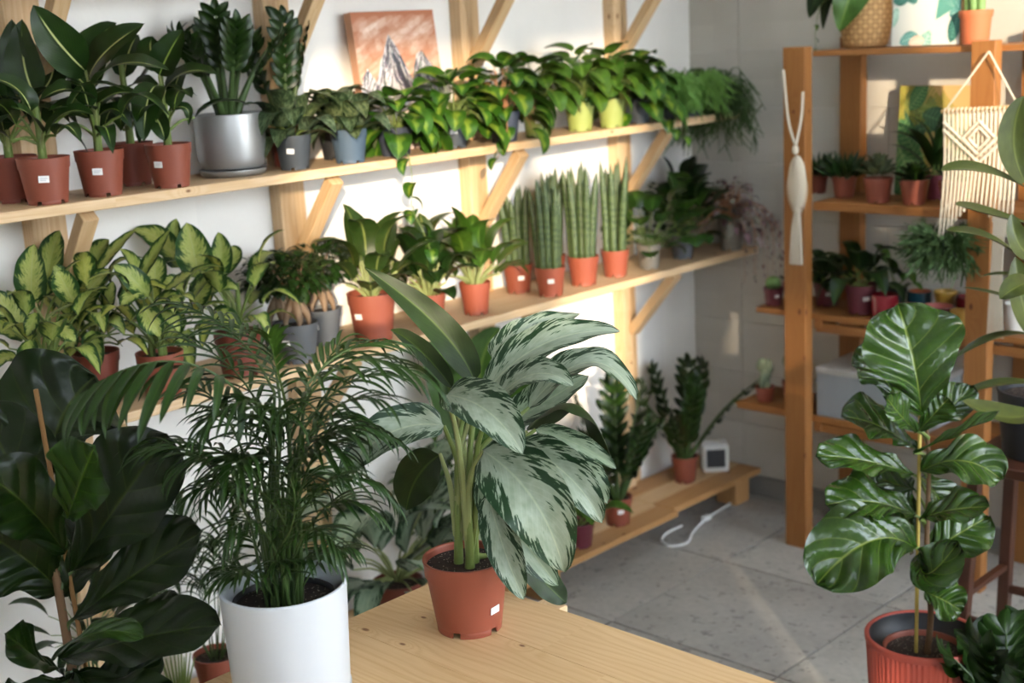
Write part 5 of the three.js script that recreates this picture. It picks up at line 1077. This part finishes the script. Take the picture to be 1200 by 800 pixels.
{
  const t = thing('storage_box', 'translucent plastic storage box with clip lid on the lowest rack shelf', 'box', [-2.145, R4, -3.995]);
  const pl = new THREE.MeshPhysicalMaterial({ color: 0xdfe3e6, transmission: 0.75, thickness: 0, roughness: 0.35, ior: 1.45 }), w = 0.4, d = 0.235, h = 0.15;
  part(t, 'tub', mergeGeometries([box(-w / 2, w / 2, 0, 0.003, -d / 2, d / 2), box(-w / 2, w / 2, 0.003, h, d / 2 - 0.003, d / 2), box(-w / 2, w / 2, 0.003, h, -d / 2, -d / 2 + 0.003), box(-w / 2, -w / 2 + 0.003, 0.003, h, -d / 2 + 0.003, d / 2 - 0.003), box(w / 2 - 0.003, w / 2, 0.003, h, -d / 2 + 0.003, d / 2 - 0.003)]), pl);
  part(t, 'lid', mergeGeometries([shift(new RoundedBoxGeometry(w + 0.016, 0.02, d + 0.01, 2, 0.006), 0, h + 0.008, 0)]), new THREE.MeshPhysicalMaterial({ color: 0xd8d4cc, transmission: 0.5, thickness: 0, roughness: 0.4 }));
}
// ------------------------------------------------------------------ macrame
const cotton = std(0xcfc3ae, 0.9);
{
  const t = thing('macrame_feather', 'cream macrame feather with tassel hanging from the left rack post', 'macrame', [-2.395, 1.0, -3.815]);
  part(t, 'hanging_cord', tube([V(-0.035, 0.63, 0), V(-0.012, 0.46, 0.004), V(0.012, 0.39, 0.006)], 0.005, 0.005, 10, 6), cotton);
  part(t, 'hanging_cord', tube([V(0.038, 0.56, 0.0), V(0.034, 0.48, 0.004), V(0.016, 0.39, 0.008)], 0.005, 0.005, 10, 6), cotton);
  part(t, 'knot', shift(new THREE.SphereGeometry(0.011, 12, 10).scale(1, 1.5, 1), 0.013, 0.375, 0.006), cotton);
  const wing = part(t, 'feather', shift(new THREE.SphereGeometry(1, 20, 16).scale(0.034, 0.088, 0.012), 0.018, 0.27, 0.004), cotton);
  for (let k = 0; k < 16; k++) for (const s of [-1, 1]) { const y = 0.345 - k * 0.0105, w = 0.036 * Math.sin(Math.PI * (0.12 + 0.8 * k / 15)); part(wing, 'knotted_cord', tube([V(0.018, y, 0.014), V(0.018 + s * w * 0.6, y - 0.008, 0.012), V(0.018 + s * (w + 0.004), y - 0.022, 0.004)], 0.0036, 0.0026, 5, 5), cotton); }
  const strands = []; for (let k = 0; k < 30; k++) { const a = k * 2.4, q = Math.sqrt(k / 30); strands.push(tube([V(0.018 + Math.cos(a) * 0.008 * q, 0.185, 0.004 + Math.sin(a) * 0.006 * q), V(0.012 + Math.cos(a) * 0.02 * q, 0.11, 0.004 + Math.sin(a) * 0.008 * q), V(0.012 + Math.cos(a) * 0.028 * q, 0.0, 0.006 + Math.sin(a) * 0.008 * q)], 0.003, 0.002, 6, 4)); }
  part(t, 'tassel', mergeGeometries(strands), cotton);
}
{
  const t = thing('macrame_hanging', 'cream macrame wall hanging with diamond knots on a stick, on the right rack post', 'macrame', [-1.755, 1.5, -3.80]);
  const w = 0.11;
  part(t, 'stick', tube([V(-w - 0.012, 0.0, 0), V(w + 0.012, 0.016, 0)], 0.006, 0.006, 2, 8), M.dowel);
  part(t, 'hanging_cord', tube([V(-w, 0.004, 0), V(0.015, 0.17, -0.006)], 0.003, 0.003, 2, 5), cotton); part(t, 'hanging_cord', tube([V(w, 0.012, 0), V(0.015, 0.17, -0.006)], 0.003, 0.003, 2, 5), cotton);
  for (let k = 0; k < 18; k++) {
    const x = lerp(-w, w, k / 17), y = 0.008 * k / 17, len = 0.26 + 0.12 * Math.abs(k - 8.5) / 8.5;
    part(t, 'loop', shift(new THREE.TorusGeometry(0.0085, 0.0028, 5, 12).rotateY(Math.PI / 2), x, y, 0), cotton);
    part(t, 'cord', tube([V(x, y - 0.008, 0.004), V(x * 0.97, y - len * 0.5, 0.006), V(x * 1.0 - 0.012, y - len, 0.004)], 0.0046, 0.0036, 6, 5), cotton);
  }
  const pat = (a, b) => part(t, 'knotted_cord', tube([V(...a), V(...b)], 0.005, 0.005, 2, 6), cotton);
  for (const o of [0, 0.022]) { pat([-w, -0.03 - o, 0.011], [0, -0.125 - o * 0.9, 0.013]); pat([w, -0.022 - o, 0.011], [0, -0.125 - o * 0.9, 0.013]); }
  for (const [r, y] of [[0.05, -0.075], [0.032, -0.075]]) { pat([-r, y, 0.013], [0, y + r, 0.013]); pat([r, y, 0.013], [0, y + r, 0.013]); pat([-r, y, 0.013], [0, y - r, 0.013]); pat([r, y, 0.013], [0, y - r, 0.013]); }
  for (const s of [-1, 1]) { const m = []; for (let k = 0; k < 9; k++) m.push(tube([V(s * (0.05 + 0.004 * k), -0.3, 0.006), V(s * (0.045 + 0.004 * k), -0.5, 0.006), V(s * (0.04 + 0.006 * k), -0.66, 0.008)], 0.0026, 0.0022, 5, 4)); if (s > 0) part(t, 'fringe', mergeGeometries(m), cotton); }
}
{
  const t = thing('potted_zamioculcas', 'dark glossy plant at the lower right corner, in front of the ribbed planter', 'plant', [-1.21, 0, -2.86]);
  part(t, 'pot', lathe([[0, 0], [0.075, 0], [0.078, 0.005], [0.09, 0.15], [0.092, 0.155], [0.086, 0.155], [0.083, 0.1]], 40), PM.black); soil(t, 0.084, 0.14);
  zamio(t, 0.14, [[3.4, 0.45, 0.2], [4.6, 0.35, 0.22], [2.6, 0.6, 0.2], [0.9, 0.5, 0.22], [5.6, 0.4, 0.2], [1.7, 0.3, 0.22], [3.9, 0.12, 0.22]], { leaf: 0.075, pairs: 6, r: 0.007, from: 0.35, ratio: 0.48 });
}
renderer.render(scene, camera);
